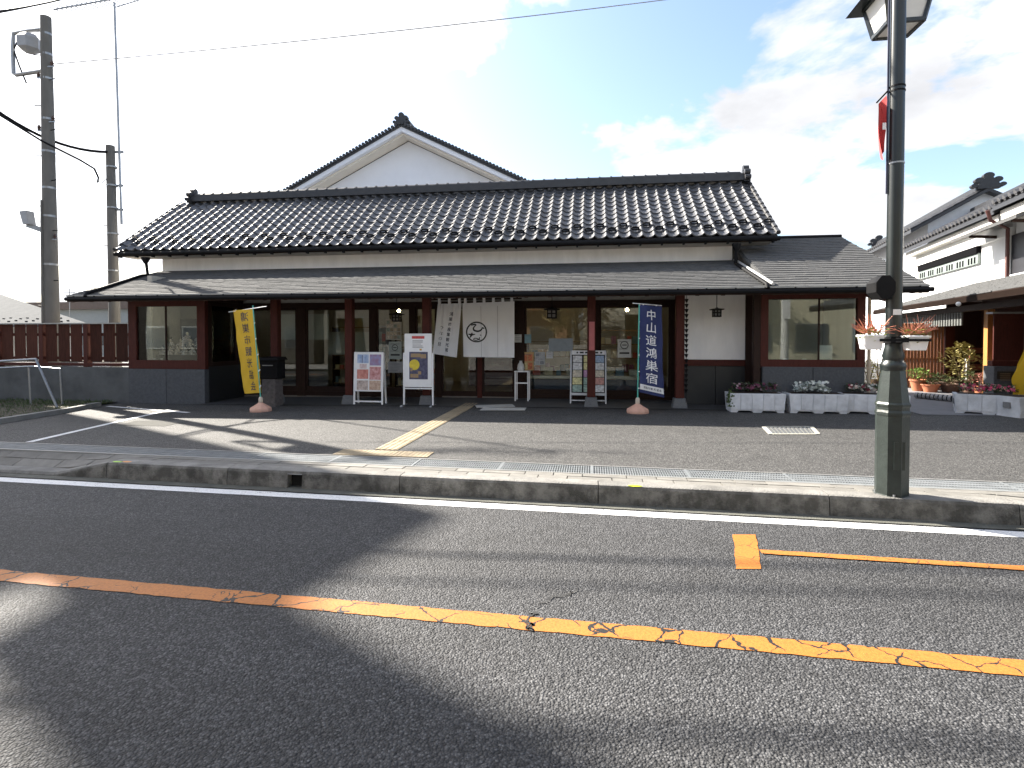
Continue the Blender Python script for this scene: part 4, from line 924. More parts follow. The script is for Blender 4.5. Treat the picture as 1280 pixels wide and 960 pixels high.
for i in range(3): 
    x=a.x+1.2+i*2.1; MB().box(x,x+1.0,a.y-.03,a.y-.002,1.0,1.9).build('window',mat('far dark window',(.05,.06,.07),.2),h2)
mb=MB(); q=cf(87,380,40); mb.tube([q-Vector((0,0,2.4)),q+Vector((0,0,1.1))],.03,6); mb.beam(q+Vector((-.5,0,.8)),q+Vector((.5,0,.85)),.03,.03)
for i in range(5): mb.beam(q+Vector((-.4+.2*i,-.2,.82)),q+Vector((-.4+.2*i,.2,.82)),.02,.02)
mb.build('antenna',METALG,h1)
# ================================================================ POLES, WIRES
POLE=mat('concrete pole',(.135,.13,.12),.85,var=.15,scale=6,bump=.2,stretch=(1,1,.3))
def pxy(px,t): v=ray(px,300); return Vector((v.x*t,v.y*t,0))
p1=pxy(63,13.8); zt1=9.55
u1=empty('utility_pole',tuple(p1),'tall concrete utility pole carrying a floodlight and a bent bracket with a grey box','utility pole')
MB().tube([p1+Vector((0,0,-.1)),p1+Vector((-.02,0,zt1))],[.185,.115],14).build('shaft',POLE,u1,smooth=True)
MB().tube([p1+Vector((-.06,-.2,.5)),p1+Vector((-.06,-.165,5.0))],.022,6).build('cable_conduit',POLE,u1,smooth=True)
for z in (3.4,4.6,5.3,6.2,7.0,8.0,8.6,9.1): MB().lathe(p1+Vector((-.01,0,z)),[(.2-.0095*z,0),(.2-.0095*z,.05)],14).build('band',METALG,u1)
for i in range(11):
    z=2.4+.62*i; s=1 if i%2 else -1; MB().tube([p1+Vector((s*.12,-.05,z)),p1+Vector((s*.3,-.08,z))],.012,5).build('step_bolt',BLACK,u1)
def fpt(px,py,t): v=ray(px,py); return Vector((v.x*t,v.y*t,CAMH+v.z*t))
T=13.8
br1=[fpt(52,37,T),fpt(34,39,T),fpt(17,42,T),fpt(16,60,T),fpt(17,92,T),fpt(20,94,T),fpt(52,89,T)]
MB().tube(br1,.045,8).build('bracket',METALG,u1,smooth=True)
mb=MB(); q=fpt(37,56,T); mb.lathe(q-Vector((0,0,.2)),[(.1,0),(.24,.09),(.25,.34),(.17,.44)],6); mb.build('equipment_box',mat('box grey',(.3,.31,.33),.5),u1)
MB().tube([fpt(25,45,T),fpt(17,62,T),fpt(24,82,T),fpt(33,104,T)],.018,6).build('cable_tail',BLACK,u1,smooth=True)
mb=MB(); a=fpt(54,288,T); b=fpt(34,281,T); mb.beam(a,b,.05,.12); arm=mb.build('lamp_arm',METALG,u1)
mb=MB(); c=fpt(35,271,T); mb.hexa([c+Vector(v) for v in ((-.04,-.1,-.2),(.12,-.1,-.2),(.12,.1,-.2),(-.04,.1,-.2))],[c+Vector(v) for v in ((-.14,-.1,.12),(.06,-.1,.14),(.06,.1,.14),(-.14,.1,.12))]); mb.build('floodlight',mat('box grey',(.3,.31,.33)),u1)
for (z,dx) in ((6.75,-.2),(6.95,.2),(8.05,-.19),(8.3,.2),(4.05,.2)):
    MB().lathe(p1+Vector((dx,-.06,z)),[(.02,0),(.045,.02),(.03,.05),(.045,.07),(.03,.1),(.02,.13)],8).build('insulator',mat('brown insulator',(.06,.03,.02),.3),u1,smooth=True); MB().beam(p1+Vector((0,-.06,z-.01)),p1+Vector((dx*1.2,-.06,z-.01)),.03,.03).build('insulator_arm',METALG,u1)
p2=pxy(142,15.0)
u2=empty('utility_pole',tuple(p2),'shorter concrete utility pole at the corner of the shop roof','utility pole')
zt2=fpt(139,183,15).z
MB().tube([p2+Vector((.02,0,-.1)),p2+Vector((-.06,0,zt2))],[.15,.105],14).build('shaft',POLE,u2,smooth=True)
for z in (2.6,3.4,4.4,5.1,5.7,6.2): MB().lathe(p2+Vector((-.02,0,z)),[(.165-.006*z,0),(.165-.006*z,.04)],12).build('band',METALG,u2)
for i in range(6): MB().tube([p2+Vector((-.1,-.03,3+.55*i)),p2+Vector((-.24,-.05,3+.55*i))],.011,5).build('step_bolt',BLACK,u2)
T2=15.0
an=empty('antenna_mast',tuple(fpt(151,279,T2)),'thin tall antenna mast clamped to the shorter utility pole','antenna')
MB().tube([fpt(152,280,T2),fpt(143,3,T2)],.028,8).build('mast',METALG,an,smooth=True)
for y in (190,232,262): MB().beam(fpt(140,y,T2),fpt(154,y,T2),.04,.06).build('clamp',METALG,an)
bm_=MB(); A=fpt(67,12,T2); B=fpt(145,-2,T2); bm_.beam(A,B,.03,.03)
bo=bm_.build('boom',METALG,an)
for i in range(13):
    c=A.lerp(B,.02+i/13); d=Vector((.25,.6,0)).normalized()*(.22+.006*i); MB().beam(c-d,c+d,.018,.018).build('element',METALG,bo)
bm2=MB(); C=fpt(190,-6,T2); bm2.beam(fpt(145,9,T2),fpt(180,-2,T2),.022,.022); b2=bm2.build('boom',METALG,an)
for i in range(3): c=fpt(172+8*i,2-3*i,T2); d=Vector((.9,.3,-.35)).normalized()*.35; MB().beam(c-d,c+d,.014,.014).build('element',METALG,b2)
def wire(name,pts,r,label,sag=0,n=16,m=None,group=None):
    A,B=Vector(pts[0]),Vector(pts[1]); P=[A.lerp(B,i/n)-Vector((0,0,4*sag*(i/n)*(1-i/n))) for i in range(n+1)]
    return MB().tube(P,r,6).build(name,m or BLACK,smooth=True,label=label,cat='cable',group=group,origin=tuple(A))
wire('service_cable',(fpt(136,190,14.9),fpt(-90,65,12.2)),.035,'thick black service cable sagging from the shorter pole top past the taller pole',.55)
P=[fpt(-90,95,12.3),fpt(0,144,12.9),fpt(52,176,13.3),fpt(100,200,14),fpt(118,211,14.5),fpt(123,222,14.8),fpt(122,228,14.9)]
MB().tube(P,.025,6).build('drop_cable',BLACK,smooth=True,label='black drop cable curling down beside the shorter pole',cat='cable',origin=tuple(P[0]))
MB().tube([fpt(123,226,14.9),fpt(127,229,14.9),fpt(135,222,14.9),fpt(137,210,14.95)],.012,5).build('drop_lead',BLACK,u2,smooth=True)
wire('overhead_wire',(fpt(68,80,14),fpt(1100,-36,16)),.012,'thin single wire crossing the open sky above the white gable',.15,m=METALG)
wire('overhead_wire',(fpt(-60,20,12),fpt(110,-10,16)),.022,'doubled wire leaving the sky corner above the bracket pole, upper strand',.1)
wire('overhead_wire',(fpt(-60,24,12),fpt(110,-12,16.5)),.016,'doubled wire leaving the sky corner above the bracket pole, lower strand',.1)
# high street cables outside the view; they lay thin shadows on the road
k=.469/.7536
for i,(py0,py1,z,r) in enumerate(((694,715,9.6,.03),(728,745,10.2,.022),(905,930,10.6,.035))):
    a=onz(600,py0);b=onz(1280,py1); sl=(b.y-a.y)/(b.x-a.x); dx=.883/.7536*z
    f=lambda x:a.y+sl*((x+dx)-a.x)+k*z
    wire('street_cable',((-45,f(-45),z),(35,f(35),z)),r,['highest-strung cable above the far kerb of the road','middle cable strung above the footway beside the road','cable strung above the forecourt in front of the shop'][i],0)
# ================================================================ STREET LAMP
LB=onz(1114,618,.175); LG=mat('dark green lamp paint',(.010,.015,.015),.32,var=.3,scale=6,spec=.6)
LG2=mat('grey green pedestal paint',(.022,.030,.027),.38,var=.25,scale=12,bump=.1)
la_=empty('street_lamp',tuple(LB),'dark green lamp post with tapered eight-sided pedestal and lantern head','street lamp')
b8=R(5.5)
MB().lathe(LB,[(.148,-.03),(.148,.012),(.134,.016),(.134,.72),(.14,.735),(.14,.755),(.132,.775),(.132,.80),(.14,.815),(.14,.83),(.13,.845),(.094,1.13)],8,rot=b8).build('pedestal',LG2,la_)
MB().lathe(LB+Vector((0,0,1.13)),[(.094,0),(.102,.03),(.102,.055),(.076,.09),(.088,.13),(.07,.2),(.066,.26)],16).build('collar',LG,la_,smooth=True)
MB().tube([LB+Vector((0,0,1.38)),LB+Vector((.0,0,5.6))],[.066,.058],20).build('shaft',LG,la_,smooth=True)
lc_=LB+Vector((.27,.55,0)); z0=4.46; z1=4.78
hd=MB(); 
w0,w1=.155,.215
for s in ((-1,-1),(1,-1),(1,1),(-1,1)): hd.beam(lc_+Vector((s[0]*w0,s[1]*w0,z0)),lc_+Vector((s[0]*w1,s[1]*w1,z1)),.03,.03)
for (w,z) in ((w0,z0),(w1,z1)):
    for a,b in (((-1,-1),(1,-1)),((1,-1),(1,1)),((1,1),(-1,1)),((-1,1),(-1,-1))): hd.beam(lc_+Vector((a[0]*w,a[1]*w,z)),lc_+Vector((b[0]*w,b[1]*w,z)),.035,.035)
hd.add([lc_+Vector(v) for v in ((-.34,-.34,z1),(.34,-.34,z1),(.34,.34,z1),(-.34,.34,z1),(-.12,-.12,z1+.26),(.12,-.12,z1+.26),(.12,.12,z1+.26),(-.12,.12,z1+.26))],((0,3,2,1),(4,5,6,7),(0,1,5,4),(1,2,6,5),(2,3,7,6),(3,0,4,7)))
hdo=hd.build('lantern',LG,la_)
DIFF=mat('white diffuser',(.72,.72,.70),.4,var=.03)
for a,b in (((-1,-1),(1,-1)),((1,-1),(1,1)),((1,1),(-1,1)),((-1,1),(-1,-1))):
    i0=w0-.01;i1=w1-.01; MB().quad(lc_+Vector((a[0]*i0,a[1]*i0,z0+.02)),lc_+Vector((b[0]*i0,b[1]*i0,z0+.02)),lc_+Vector((b[0]*i1,b[1]*i1,z1-.02)),lc_+Vector((a[0]*i1,a[1]*i1,z1-.02))).build('diffuser',DIFF,hdo)
MB().quad(*[lc_+Vector((a*w0,b*w0,z0)) for a,b in ((-1,-1),(1,-1),(1,1),(-1,1))]).build('diffuser',DIFF,hdo)
MB().beam(LB+Vector((0,0,5.1)),lc_+Vector((0,0,5.1)),.06,.06).build('arm',LG,la_)
MB().box(LB.x-.045,LB.x+.045,LB.y-.129,LB.y-.124,LB.z+.25,LB.z+.5).build('access_door',LG2,la_)
for k in range(4): MB().lathe(LB+Vector((.125*math.cos(R(5.5+45*(2*k+5.5))),.125*math.sin(R(5.5+45*(2*k+5.5))),.0)),[(.012,0),(.012,.03)],6).build('anchor_bolt',METALG,la_)
# speaker box, sticker, bands, rod with flag
q=ony(1101,360,LB.y-.02); mb=MB(); n=8
mb.prism([(.105*math.cos(R(22.5+45*k))*.82,.112*math.sin(R(22.5+45*k))) for k in range(8)],lambda u,v,d:Vector((q.x+u,q.y+d,q.z+v)),-.09,.09)
mb.build('speaker_box',BLACK,la_)
q=ony(1117,390,LB.y-.08); 
def sf(u,v,d): return LB+Vector((.0655*math.sin(u)*d,-.0655*math.cos(u)*d,q.z-LB.z+v))
MB().grid(lambda a,b:sf((a-.5)*1.1,(b-.5)*.05,1.02),6,1).build('sticker',PAPER,la_)
for z,r_ in ((2.98,.0665),(3.62,.0655),(3.66,.0655)): MB().lathe(LB+Vector((0,0,z)),[(r_,0),(r_,.014)],16).build('band',METALG if z<3 else BLACK,la_)
fa=LB+Vector((-.075,0,0)); fl_=empty('pennant',tuple(fa+Vector((0,0,2.9))),'small faded red pennant on a rod tied to the lamp post','flag')
MB().tube([fa+Vector((0,0,2.72)),fa+Vector((0,0,4.5))],.008,6).build('rod',mat('slate rod',(.03,.032,.06),.4),fl_,smooth=True)
zf=3.62
MB().tube([fa+Vector((0,0,zf+.02)),fa+Vector((-.115,-.05,zf-.1))],.007,6).build('cross_rod',BLACK,fl_)
MB().grid(lambda a,b:fa+Vector((-.012-(.095-.05*b)*a+.012*math.sin(5*b+2*a),-.05*a+.06*math.sin(3*a),zf-.02-.09*a-.5*b)),5,8).build('cloth',mat('faded red cloth',(.55,.07,.07),.8,var=.15),fl_,smooth=True)
MB().grid(lambda a,b:fa+Vector((-.02-.03*a,-.02,zf-.27-.06*b)),2,2).build('print',INKW,fl_)
# ring bracket with hanging flower troughs
HB=empty('flower_bracket',tuple(LB+Vector((0,0,1.4))),'black bar bracket clamped round the lamp post above the pedestal','bracket')
pL=ony(1080,425,LB.y-.0);pR=ony(1153,425,LB.y-.0)
MB().beam((pL.x+.04,LB.y-.2,pL.z),(pR.x-.04,LB.y-.2,pL.z),.015,.022).build('bar',BLACK,HB); MB().lathe((LB.x,LB.y,pL.z-.03),[(.085,0),(.085,.06)],14).build('clamp',BLACK,HB); MB().beam((LB.x,LB.y-.08,pL.z),(LB.x,LB.y-.21,pL.z),.04,.04).build('stub',BLACK,HB)
LILY=mat('orange red petal',(.58,.21,.13),.6,var=.35,scale=20); LEAF=mat('leaf green',(.06,.10,.025),.6,var=.5,scale=15,rand=.2); LEAFY=mat('yellow green leaf',(.22,.25,.035),.6,var=.4,scale=15)
def trough(x,z,label,lab2,grp):
    y=LB.y-.12; t=MB(); w,d,h=.084,.07,.125
    t.hexa([(x-w*.8,y-d*.75,z-h*.55),(x+w*.8,y-d*.75,z-h*.55),(x+w*.8,y+d*.75,z-h*.55),(x-w*.8,y+d*.75,z-h*.55)],[(x-w,y-d,z+h*.45),(x+w,y-d,z+h*.45),(x+w,y+d,z+h*.45),(x-w,y+d,z+h*.45)])
    t.box(x-w-.008,x+w+.008,y-d-.008,y+d+.008,z+h*.45-.015,z+h*.45+.006)
    t.build('flower_trough',WHITEP,label=label,cat='planter',origin=(x,y,z-h*.55),bevel=.006)
    pl=empty('spider_lily',(x,y,z+h*.45),lab2,'flowers',grp); 
    mb=MB();lf=MB(); zb=z+h*.45
    for i in range(52):
        a=random.uniform(0,6.283); bx_=x+random.uniform(-w,w)*.9; L_=random.uniform(.10,.2); el=random.uniform(.0,1.0); pts=[]
        for k in range(5):
            t_=k/4; pts.append(Vector((bx_+math.cos(a)*math.cos(el)*L_*t_,y+math.sin(a)*math.cos(el)*L_*t_*.7,zb+.02+math.sin(el)*L_*t_*(1.15-.25*t_)+.05*t_*t_*(1 if i%2 else -.3))))
        mb.tube(pts,[.002,.003,.003,.0025,.0012],4)
    for i in range(110):
        a=random.uniform(0,6.283); p=Vector((x+random.uniform(-w,w)*1.1,y+random.uniform(-d,d)*1.15,zb+random.uniform(-.05,.06))); l=Vector((math.cos(a),math.sin(a)*.7,random.uniform(-.4,.6)))*random.uniform(.03,.06); r_=Vector((-l.y,l.x,.01)).normalized()*.012
        lf.quad(p,p+l*.5+r_,p+l,p+l*.5-r_)
    mb.build('petals',LILY,pl); lf.build('leaves',LEAFY,pl)
q1=ony(1087,430,LB.y-.1);q2=ony(1142,431,LB.y-.1)
trough(q1.x-.0,q1.z+.02,'small white flower trough on the bracket arm over the planter row','spiky orange-red flowers in the white trough nearest the wing window','x') if False else None
trough(q1.x,q1.z+.02,'small white flower trough on the lamp bracket, wing-window side','spiky orange-red flowers in the lamp bracket trough, wing-window side','lamp post flowers')
trough(q2.x,q2.z+.02,'small white flower trough on the lamp bracket, lattice-screen side','spiky orange-red flowers in the lamp bracket trough, lattice-screen side','lamp post flowers')
# ================================================================ BANNERS
def banner(basepx,tl,tr,bl,br_,poletop,Y,dl,label,cloth,items,mirror,ink,poleright,extra=None,bar=None):
    b=fq(basepx,0); Y=b.y; root=empty('banner_stand',tuple(b),label,'banner')
    dyl,dyr=(dl,0) if poleright else (0,dl)
    TLv,TRv,BLv,BRv=ony(*tl,Y+dyl),ony(*tr,Y+dyr),ony(*bl,Y+dyl),ony(*br_,Y+dyr)
    nrm_=(TRv-TLv).cross(BLv-TLv).normalized()
    if nrm_.y>0: nrm_=-nrm_
    def S(u,v,off=0): # u 0..1 left-right, v 0..1 bottom-top
        w=.013*math.sin(9*u+5*v)*(1-v*.6)+.008*math.sin(13*v+6*u)+.004*math.sin(31*v-11*u)
        return TLv.lerp(TRv,u)*v+BLv.lerp(BRv,u)*(1-v)+nrm_*(w+off)
    fc_=MB().grid(lambda u,v:S(u,v),12,30).build('flag',cloth,root,smooth=True)
    letters(MB(),items,lambda u,v:S(u,v,.004),off=.005,mirror=mirror,sx=1.25*(BLv-TLv).length/(TRv-TLv).length).build('lettering',ink,fc_)
    if extra: extra(S,fc_)
    pt=ony(*poletop,Y); PV=b+Vector((0,0,.25))
    MB().tube([PV,pt],.012,8).build('pole',mat('turquoise pole',(.08,.42,.34),.4),root,smooth=True)
    a,c=ony(*bar[0],Y+bar[2]),ony(*bar[1],Y+bar[3]); MB().tube([a,c],.008,6).build('cross_bar',WHITEP,root)
    n=6
    for k in range(n):
        p=PV.lerp(pt,.12+.86*k/(n-1)); e=S(1 if poleright else 0,max(0,min(1,(p.z-BLv.z)/(TLv.z-BLv.z)))); MB().beam(p,e if (e-p).length<.4 else p+Vector((.03,0,0)),.02,.02).build('clip',WHITEP,root)
    for k in (.15,.75): p=TLv.lerp(TRv,k); MB().beam(p,Vector((p.x,p.y,a.lerp(c,.5).z+.0)),.025,.012).build('loop',WHITEP,root)
    BASEM=mat('salmon plastic base',(.62,.36,.27),.5,var=.12,scale=6)
    mb=MB(); mb.lathe(b,[(.21,.0),(.215,.03),(.205,.07),(.12,.12),(.06,.16),(.045,.175)],10,rot=.3); base=mb.build('base',BASEM,root)
    MB().lathe(b+Vector((0,0,.17)),[(.035,0),(.042,.02),(.042,.09),(.025,.12)],10).build('socket',mat('cream socket',(.6,.52,.42),.5),root,smooth=True)
    return root
YEL=mat('yellow banner cloth',(.62,.385,.012),.75,var=.08,scale=3); NAV=mat('navy banner cloth',(.016,.026,.11),.7,var=.2,scale=3)
ch='鴻巣市観光協会'
it=[(c,.54,.915-.138*i,.118) for i,c in enumerate(ch)]
banner((326,514),(291,388),(317,386),(306,492),(327,491),(316,382),10.2,.3,'yellow vertical banner with navy characters on a salmon base beside the letter box',YEL,it,True,INK,True,None,((286,390),(333,383),.35,-.1))
ch='中山道鴻巣宿'
it=[(c,.5,.895-.142*i,.125) for i,c in enumerate(ch)]
def strip_(S,par):
    o=MB().grid(lambda u,v:S(u*.97+.01,.035+.062*v,.004),12,2).build('hem_strip',INKW,par)
    letters(MB(),[(c,.18+.11*i,.066,.03) for i,c in enumerate('鴻巣市観光協会')],lambda u,v:S(u,v,.008),off=.01,sx=3.0).build('hem_lettering',INK,par)
banner((797,516),(800,381),(827,383),(799,490),(830,497),(799,379),10.9,.3,'navy vertical banner with white characters on a salmon base beside the leaflet rack',NAV,it,False,INKW,False,strip_,((791,379),(827,382),-.1,.3))
# ================================================================ DOOR CURTAIN
NY=12.45
nor=empty('door_curtain',tuple(ony(594,374,NY)),'white split door curtain with a black ringed crest over the entrance','curtain')
CLOTH=mat('white curtain cloth',(.91,.92,.94),.85,var=.05,scale=2)
ta,tb_=ony(538,374.5,NY),ony(652,373,NY); MB().tube([ta,tb_],.016,8).build('rod',WOODDARK,nor,smooth=True)
for x in (ta.x+.1,tb_.x-.1): MB().beam((x,NY,ta.z+.0),(x,NY,2.66),.03,.03).build('hanger',WOODDARK,nor)
def panel(TLp,TRp,BLp,BRp,y0,seed):
    A,B,C,D=ony(*TLp,NY),ony(*TRp,NY),ony(*BLp,NY+y0),ony(*BRp,NY+y0*.4)
    def S(u,v,off=0):
        w=.018*math.sin(16*u+seed)*(1.1-v)+.012*math.sin(31*u+2*v+seed); return A.lerp(B,u)*v+C.lerp(D,u)*(1-v)+Vector((0,-off+w,0))
    return S
SL_=panel((547,380),(577,379),(541,442),(571,447),-.12,0); SR_=panel((578,379),(643,376.5),(579,446),(643,447),-.05,2)
pl_=MB().grid(lambda u,v:SL_(u,v),10,18).build('left_panel',CLOTH,nor,smooth=True); pr_=MB().grid(lambda u,v:SR_(u,v),22,18).build('right_panel',CLOTH,nor,smooth=True)
for S,ks_ in ((SL_,(.08,.5,.92)),(SR_,(.06,.24,.42,.6,.78,.95))):
    for k in ks_:
        p=S(k,1); MB().box(p.x-.03,p.x+.03,NY-.022,NY+.022,p.z-.01,ta.z+.024).build('loop',CLOTH,nor)
for i,k in enumerate((.355,.68)): MB().grid(lambda u,v:SR_(k-.004+.008*u,v*.93,.004),1,12).build('seam',mat('seam grey',(.5,.5,.52),.9),pr_)
letters(MB(),[(c,.62-.012*i,.80-.098*i,.078) for i,c in enumerate('鴻巣市産業観光館')],lambda u,v:SL_(u,v,.005),off=.008,sx=2.1).build('lettering',INK,pl_,kind='stuff')
letters(MB(),[(c,.28-.012*i,.53-.108*i,.078) for i,c in enumerate('ひなの里')],lambda u,v:SL_(u,v,.005),off=.008,sx=2.1).build('lettering',INK,pl_,kind='stuff')
AR=(447-379)/(643-578)
cxr,cyr,rr_=.27,.46,.2
mb=MB(); n=40
def RP(a,r): return SR_(cxr+r*math.cos(a)*1.03,cyr+r*math.sin(a)/AR,.005)
mb.add([RP(6.2832*i/n,rr_) for i in range(n)]+[RP(6.2832*i/n,rr_-.026) for i in range(n)],[(i,(i+1)%n,n+(i+1)%n,n+i) for i in range(n)])
def brush(mb,pts,ws):   # calligraphic stroke in crest space (-1..1)
    P=[]
    N=len(pts)
    def cat(i,t):
        p=[Vector(pts[max(0,min(N-1,j))]).to_3d() for j in (i-1,i,i+1,i+2)]; t2,t3=t*t,t*t*t
        return .5*((2*p[1])+(-p[0]+p[2])*t+(2*p[0]-5*p[1]+4*p[2]-p[3])*t2+(-p[0]+3*p[1]-3*p[2]+p[3])*t3)
    for i in range(N-1):
        for k in range(6): t=k/6; P.append((cat(i,t),ws[i]*(1-t)+ws[i+1]*t))
    P.append((Vector(pts[-1]).to_3d(),ws[-1]))
    L=[];Rr=[]
    for i,(p,w) in enumerate(P):
        d=(P[min(i+1,len(P)-1)][0]-P[max(i-1,0)][0]).normalized(); nn=Vector((-d.y,d.x,0)); L.append(p+nn*w);Rr.append(p-nn*w)
    M_=len(P); f=lambda p:SR_(cxr+p.x*rr_*1.03,cyr+p.y*rr_/AR,.0055)
    mb.add([f(p) for p in L]+[f(p) for p in Rr],[(i,i+1,M_+i+1,M_+i) for i in range(M_-1)])
brush(mb,[(-.5,.66),(-.25,.72),(-.05,.7),(-.16,.55),(-.29,.36),(-.2,.16),(.12,.07),(.38,.17),(.52,.36)],[.05,.07,.05,.05,.07,.08,.08,.07,.05]); brush(mb,[(.48,.42),(.6,.38),(.74,.32)],[.04,.07,.04])
brush(mb,[(-.78,-.2),(-.5,-.26),(-.12,-.22)],[.04,.09,.03]); brush(mb,[(-.42,-.06),(-.5,-.3),(-.64,-.55)],[.04,.1,.03]); brush(mb,[(.3,-.27),(.42,-.34)],[.025,.05])
brush(mb,[(.28,-.5),(.2,-.7),(-.03,-.79),(-.28,-.74),(-.22,-.62),(.02,-.62),(.32,-.78)],[.035,.045,.045,.04,.035,.04,.04])
mb.build('crest',INKB,pr_)
# ================================================================ SIGNS AND SMALL THINGS ON THE VERANDA
def vz(x,y): return g(x,y)+.012
# A-frame 1
Y1=11.45; a=ony(443,440,Y1); b=ony(480,441,Y1); z0=g(a.x,Y1)+.0
s1=empty('sandwich_board',((a.x+b.x)/2,Y1,z0),'white sandwich board with a grid of pink flower photographs','sign')
zt=a.z; zm=ony(460,489,Y1).z
for x in (a.x+.02,b.x-.02):
    MB().beam((x,Y1-.07,z0+.005),(x,Y1,zt-.02),.035,.03,up=(0,1,0)).build('leg',WHITEP,s1); MB().beam((x,Y1+.16,z0+.005),(x,Y1+.03,zt-.02),.035,.03,up=(0,1,0)).build('leg',WHITEP,s1)
MB().beam((a.x+.02,Y1-.062,z0+.08),(b.x-.02,Y1-.062,z0+.08),.03,.03).build('crossbar',WHITEP,s1)
tilt=.07/(zt-z0)
def s1p(u,v,o): z=zm+(zt-zm)*v; return Vector((a.x+(b.x-a.x)*u,Y1-.07+tilt*(z-z0)-.02-o,z))
bo=MB().add([s1p(*q) for q in ((0,0,0),(1,0,0),(1,1,0),(0,1,0),(0,0,-.03),(1,0,-.03),(1,1,-.03),(0,1,-.03))],((0,1,2,3),(7,6,5,4),(0,4,5,1),(1,5,6,2),(2,6,7,3),(3,7,4,0))).build('board',WHITEP,s1,bevel=.006)
def photo(fn,u0,u1,v0,v1,o,parent,c1,c2,scale,name='photograph'):
    m=mat('print %d %d %d'%(int(c1[0]*99),int(c2[1]*99),int(scale)),c1,.4,var=.3,scale=scale,col2=c2); return MB().quad(fn(u0,v0,o),fn(u1,v0,o),fn(u1,v1,o),fn(u0,v1,o)).build(name,m,parent)
photo(s1p,.12,.5,.72,.94,.003,bo,(.2,.35,.7),(.6,.7,.85),9); photo(s1p,.54,.92,.66,.94,.003,bo,(.5,.2,.3),(.3,.35,.6),11); photo(s1p,.12,.5,.32,.56,.003,bo,(.6,.16,.12),(.75,.35,.3),14); photo(s1p,.54,.92,.3,.63,.003,bo,(.55,.12,.12),(.8,.5,.5),16); photo(s1p,.12,.5,.04,.28,.003,bo,(.4,.3,.25),(.75,.65,.6),13); photo(s1p,.54,.92,.04,.28,.003,bo,(.5,.25,.2),(.75,.6,.45),15)
photo(s1p,.2,.44,.58,.7,.003,bo,(.7,.5,.5),(.8,.7,.7),20); photo(s1p,.27,.31,.72,.92,.004,bo,(.2,.25,.4),(.25,.3,.45),5)
# stand 2 (poster stand with feet)
Y2=11.26; a=ony(505,472,Y2); b=ony(541,472,Y2); zt=ony(520,417,Y2).z; zm=ony(520,484,Y2).z; z0=g(a.x,Y2)
s2=empty('poster_stand',((a.x+b.x)/2,Y2,z0),'white poster stand with a navy and yellow poster below a notice','sign')
for x in (a.x,b.x):
    bx('leg',WHITEP,s2,x-.016,x+.016,Y2-.012,Y2+.012,z0+.03,ony(520,441,Y2).z); MB().hexa([(x-.03,Y2-.2,z0),(x+.03,Y2-.2,z0),(x+.03,Y2+.2,z0),(x-.03,Y2+.2,z0)],[(x-.02,Y2-.17,z0+.03),(x+.02,Y2-.17,z0+.03),(x+.02,Y2+.17,z0+.03),(x-.02,Y2+.17,z0+.03)]).build('foot',METALG,s2)
bx('crossbar',WHITEP,s2,a.x+.017,b.x-.017,Y2-.01,Y2+.01,zm-.04,zm-.015)
x0,x1=a.x+.018,b.x-.018
bo=bx('board',WHITEP,s2,x0,x1,Y2-.02,Y2+.02,zm,zt,bevel=.008)
def s2p(u,v,o): return Vector((x0+(x1-x0)*u,Y2-.02-o,zm+(zt-zm)*v))
photo(s2p,.18,.86,.15,.66,.003,bo,(.03,.035,.1),(.12,.12,.2),18,'poster')
mb=MB(); n=20; ar=(x1-x0)/(zt-zm); mb.add([s2p(.37+.19*math.cos(6.283*i/n),.42+.19*ar*math.sin(6.283*i/n),.005) for i in range(n)],(tuple(range(n)),)); mb.build('poster_moon',mat('print yellow',(.7,.55,.05),.4,var=.2,scale=12),bo)
for (u0,u1,v0,v1) in ((.24,.6,.56,.63),(.22,.52,.18,.25),(.6,.8,.54,.62),(.22,.3,.3,.36),(.5,.62,.24,.3)): photo(s2p,u0,u1,v0,v1,.006,bo,(.55,.4,.1),(.3,.2,.2),30)
photo(s2p,.28,.74,.905,.955,.003,bo,(.5,.03,.03),(.7,.1,.1),40,'heading')
for v in (.86,.835,.8,.765,.74): photo(s2p,.3,.3+random.uniform(.3,.42),v,v+.012,.003,bo,(.3,.3,.3),(.4,.4,.4),10,'text_line')
photo(s2p,.56,.64,.685,.72,.003,bo,(.7,.4,.1),(.8,.5,.1),10)
# leaflet rack
Y3=12.25; a=ony(714,438,Y3); b=ony(757,438,Y3); z0=vz(a.x,Y3); zt=a.z
s3=empty('leaflet_rack',((a.x+b.x)/2,Y3,z0),'white standing leaflet rack with three columns behind the red column','rack')
tl=.28/(zt-z0)
for x in (a.x,b.x): MB().beam((x,Y3-.3,z0),(x,Y3-.02,zt),.03,.03,up=(0,1,0)).build('upright',METALG,s3); MB().beam((x,Y3+.3,z0),(x,Y3,zt-.02),.025,.025,up=(0,1,0)).build('rear_leg',METALG,s3)
def s3p(u,v,o): z=z0+(zt-z0)*v; return Vector((a.x+.018+(b.x-a.x-.036)*u,Y3-.3+tl*(z-z0)-o,z))
def slab3(u0,u1,v0,v1,o0,o1,m,n): 
    return MB().add([s3p(u0,v0,o1),s3p(u1,v0,o1),s3p(u1,v1,o1),s3p(u0,v1,o1),s3p(u0,v0,o0),s3p(u1,v0,o0),s3p(u1,v1,o0),s3p(u0,v1,o0)],((0,1,2,3),(7,6,5,4),(0,4,5,1),(1,5,6,2),(2,6,7,3),(3,7,4,0))).build(n,m,s3)
slab3(0,1,.92,1.0,-.02,.012,WHITEP,'header'); slab3(0,1,.155,.2,-.02,.012,METALG,'bottom_rail'); slab3(0,1,.205,.915,-.02,-.005,BLACK,'back_panel')
slab3(0,1,.05,.07,-.01,.01,METALG,'low_rail')
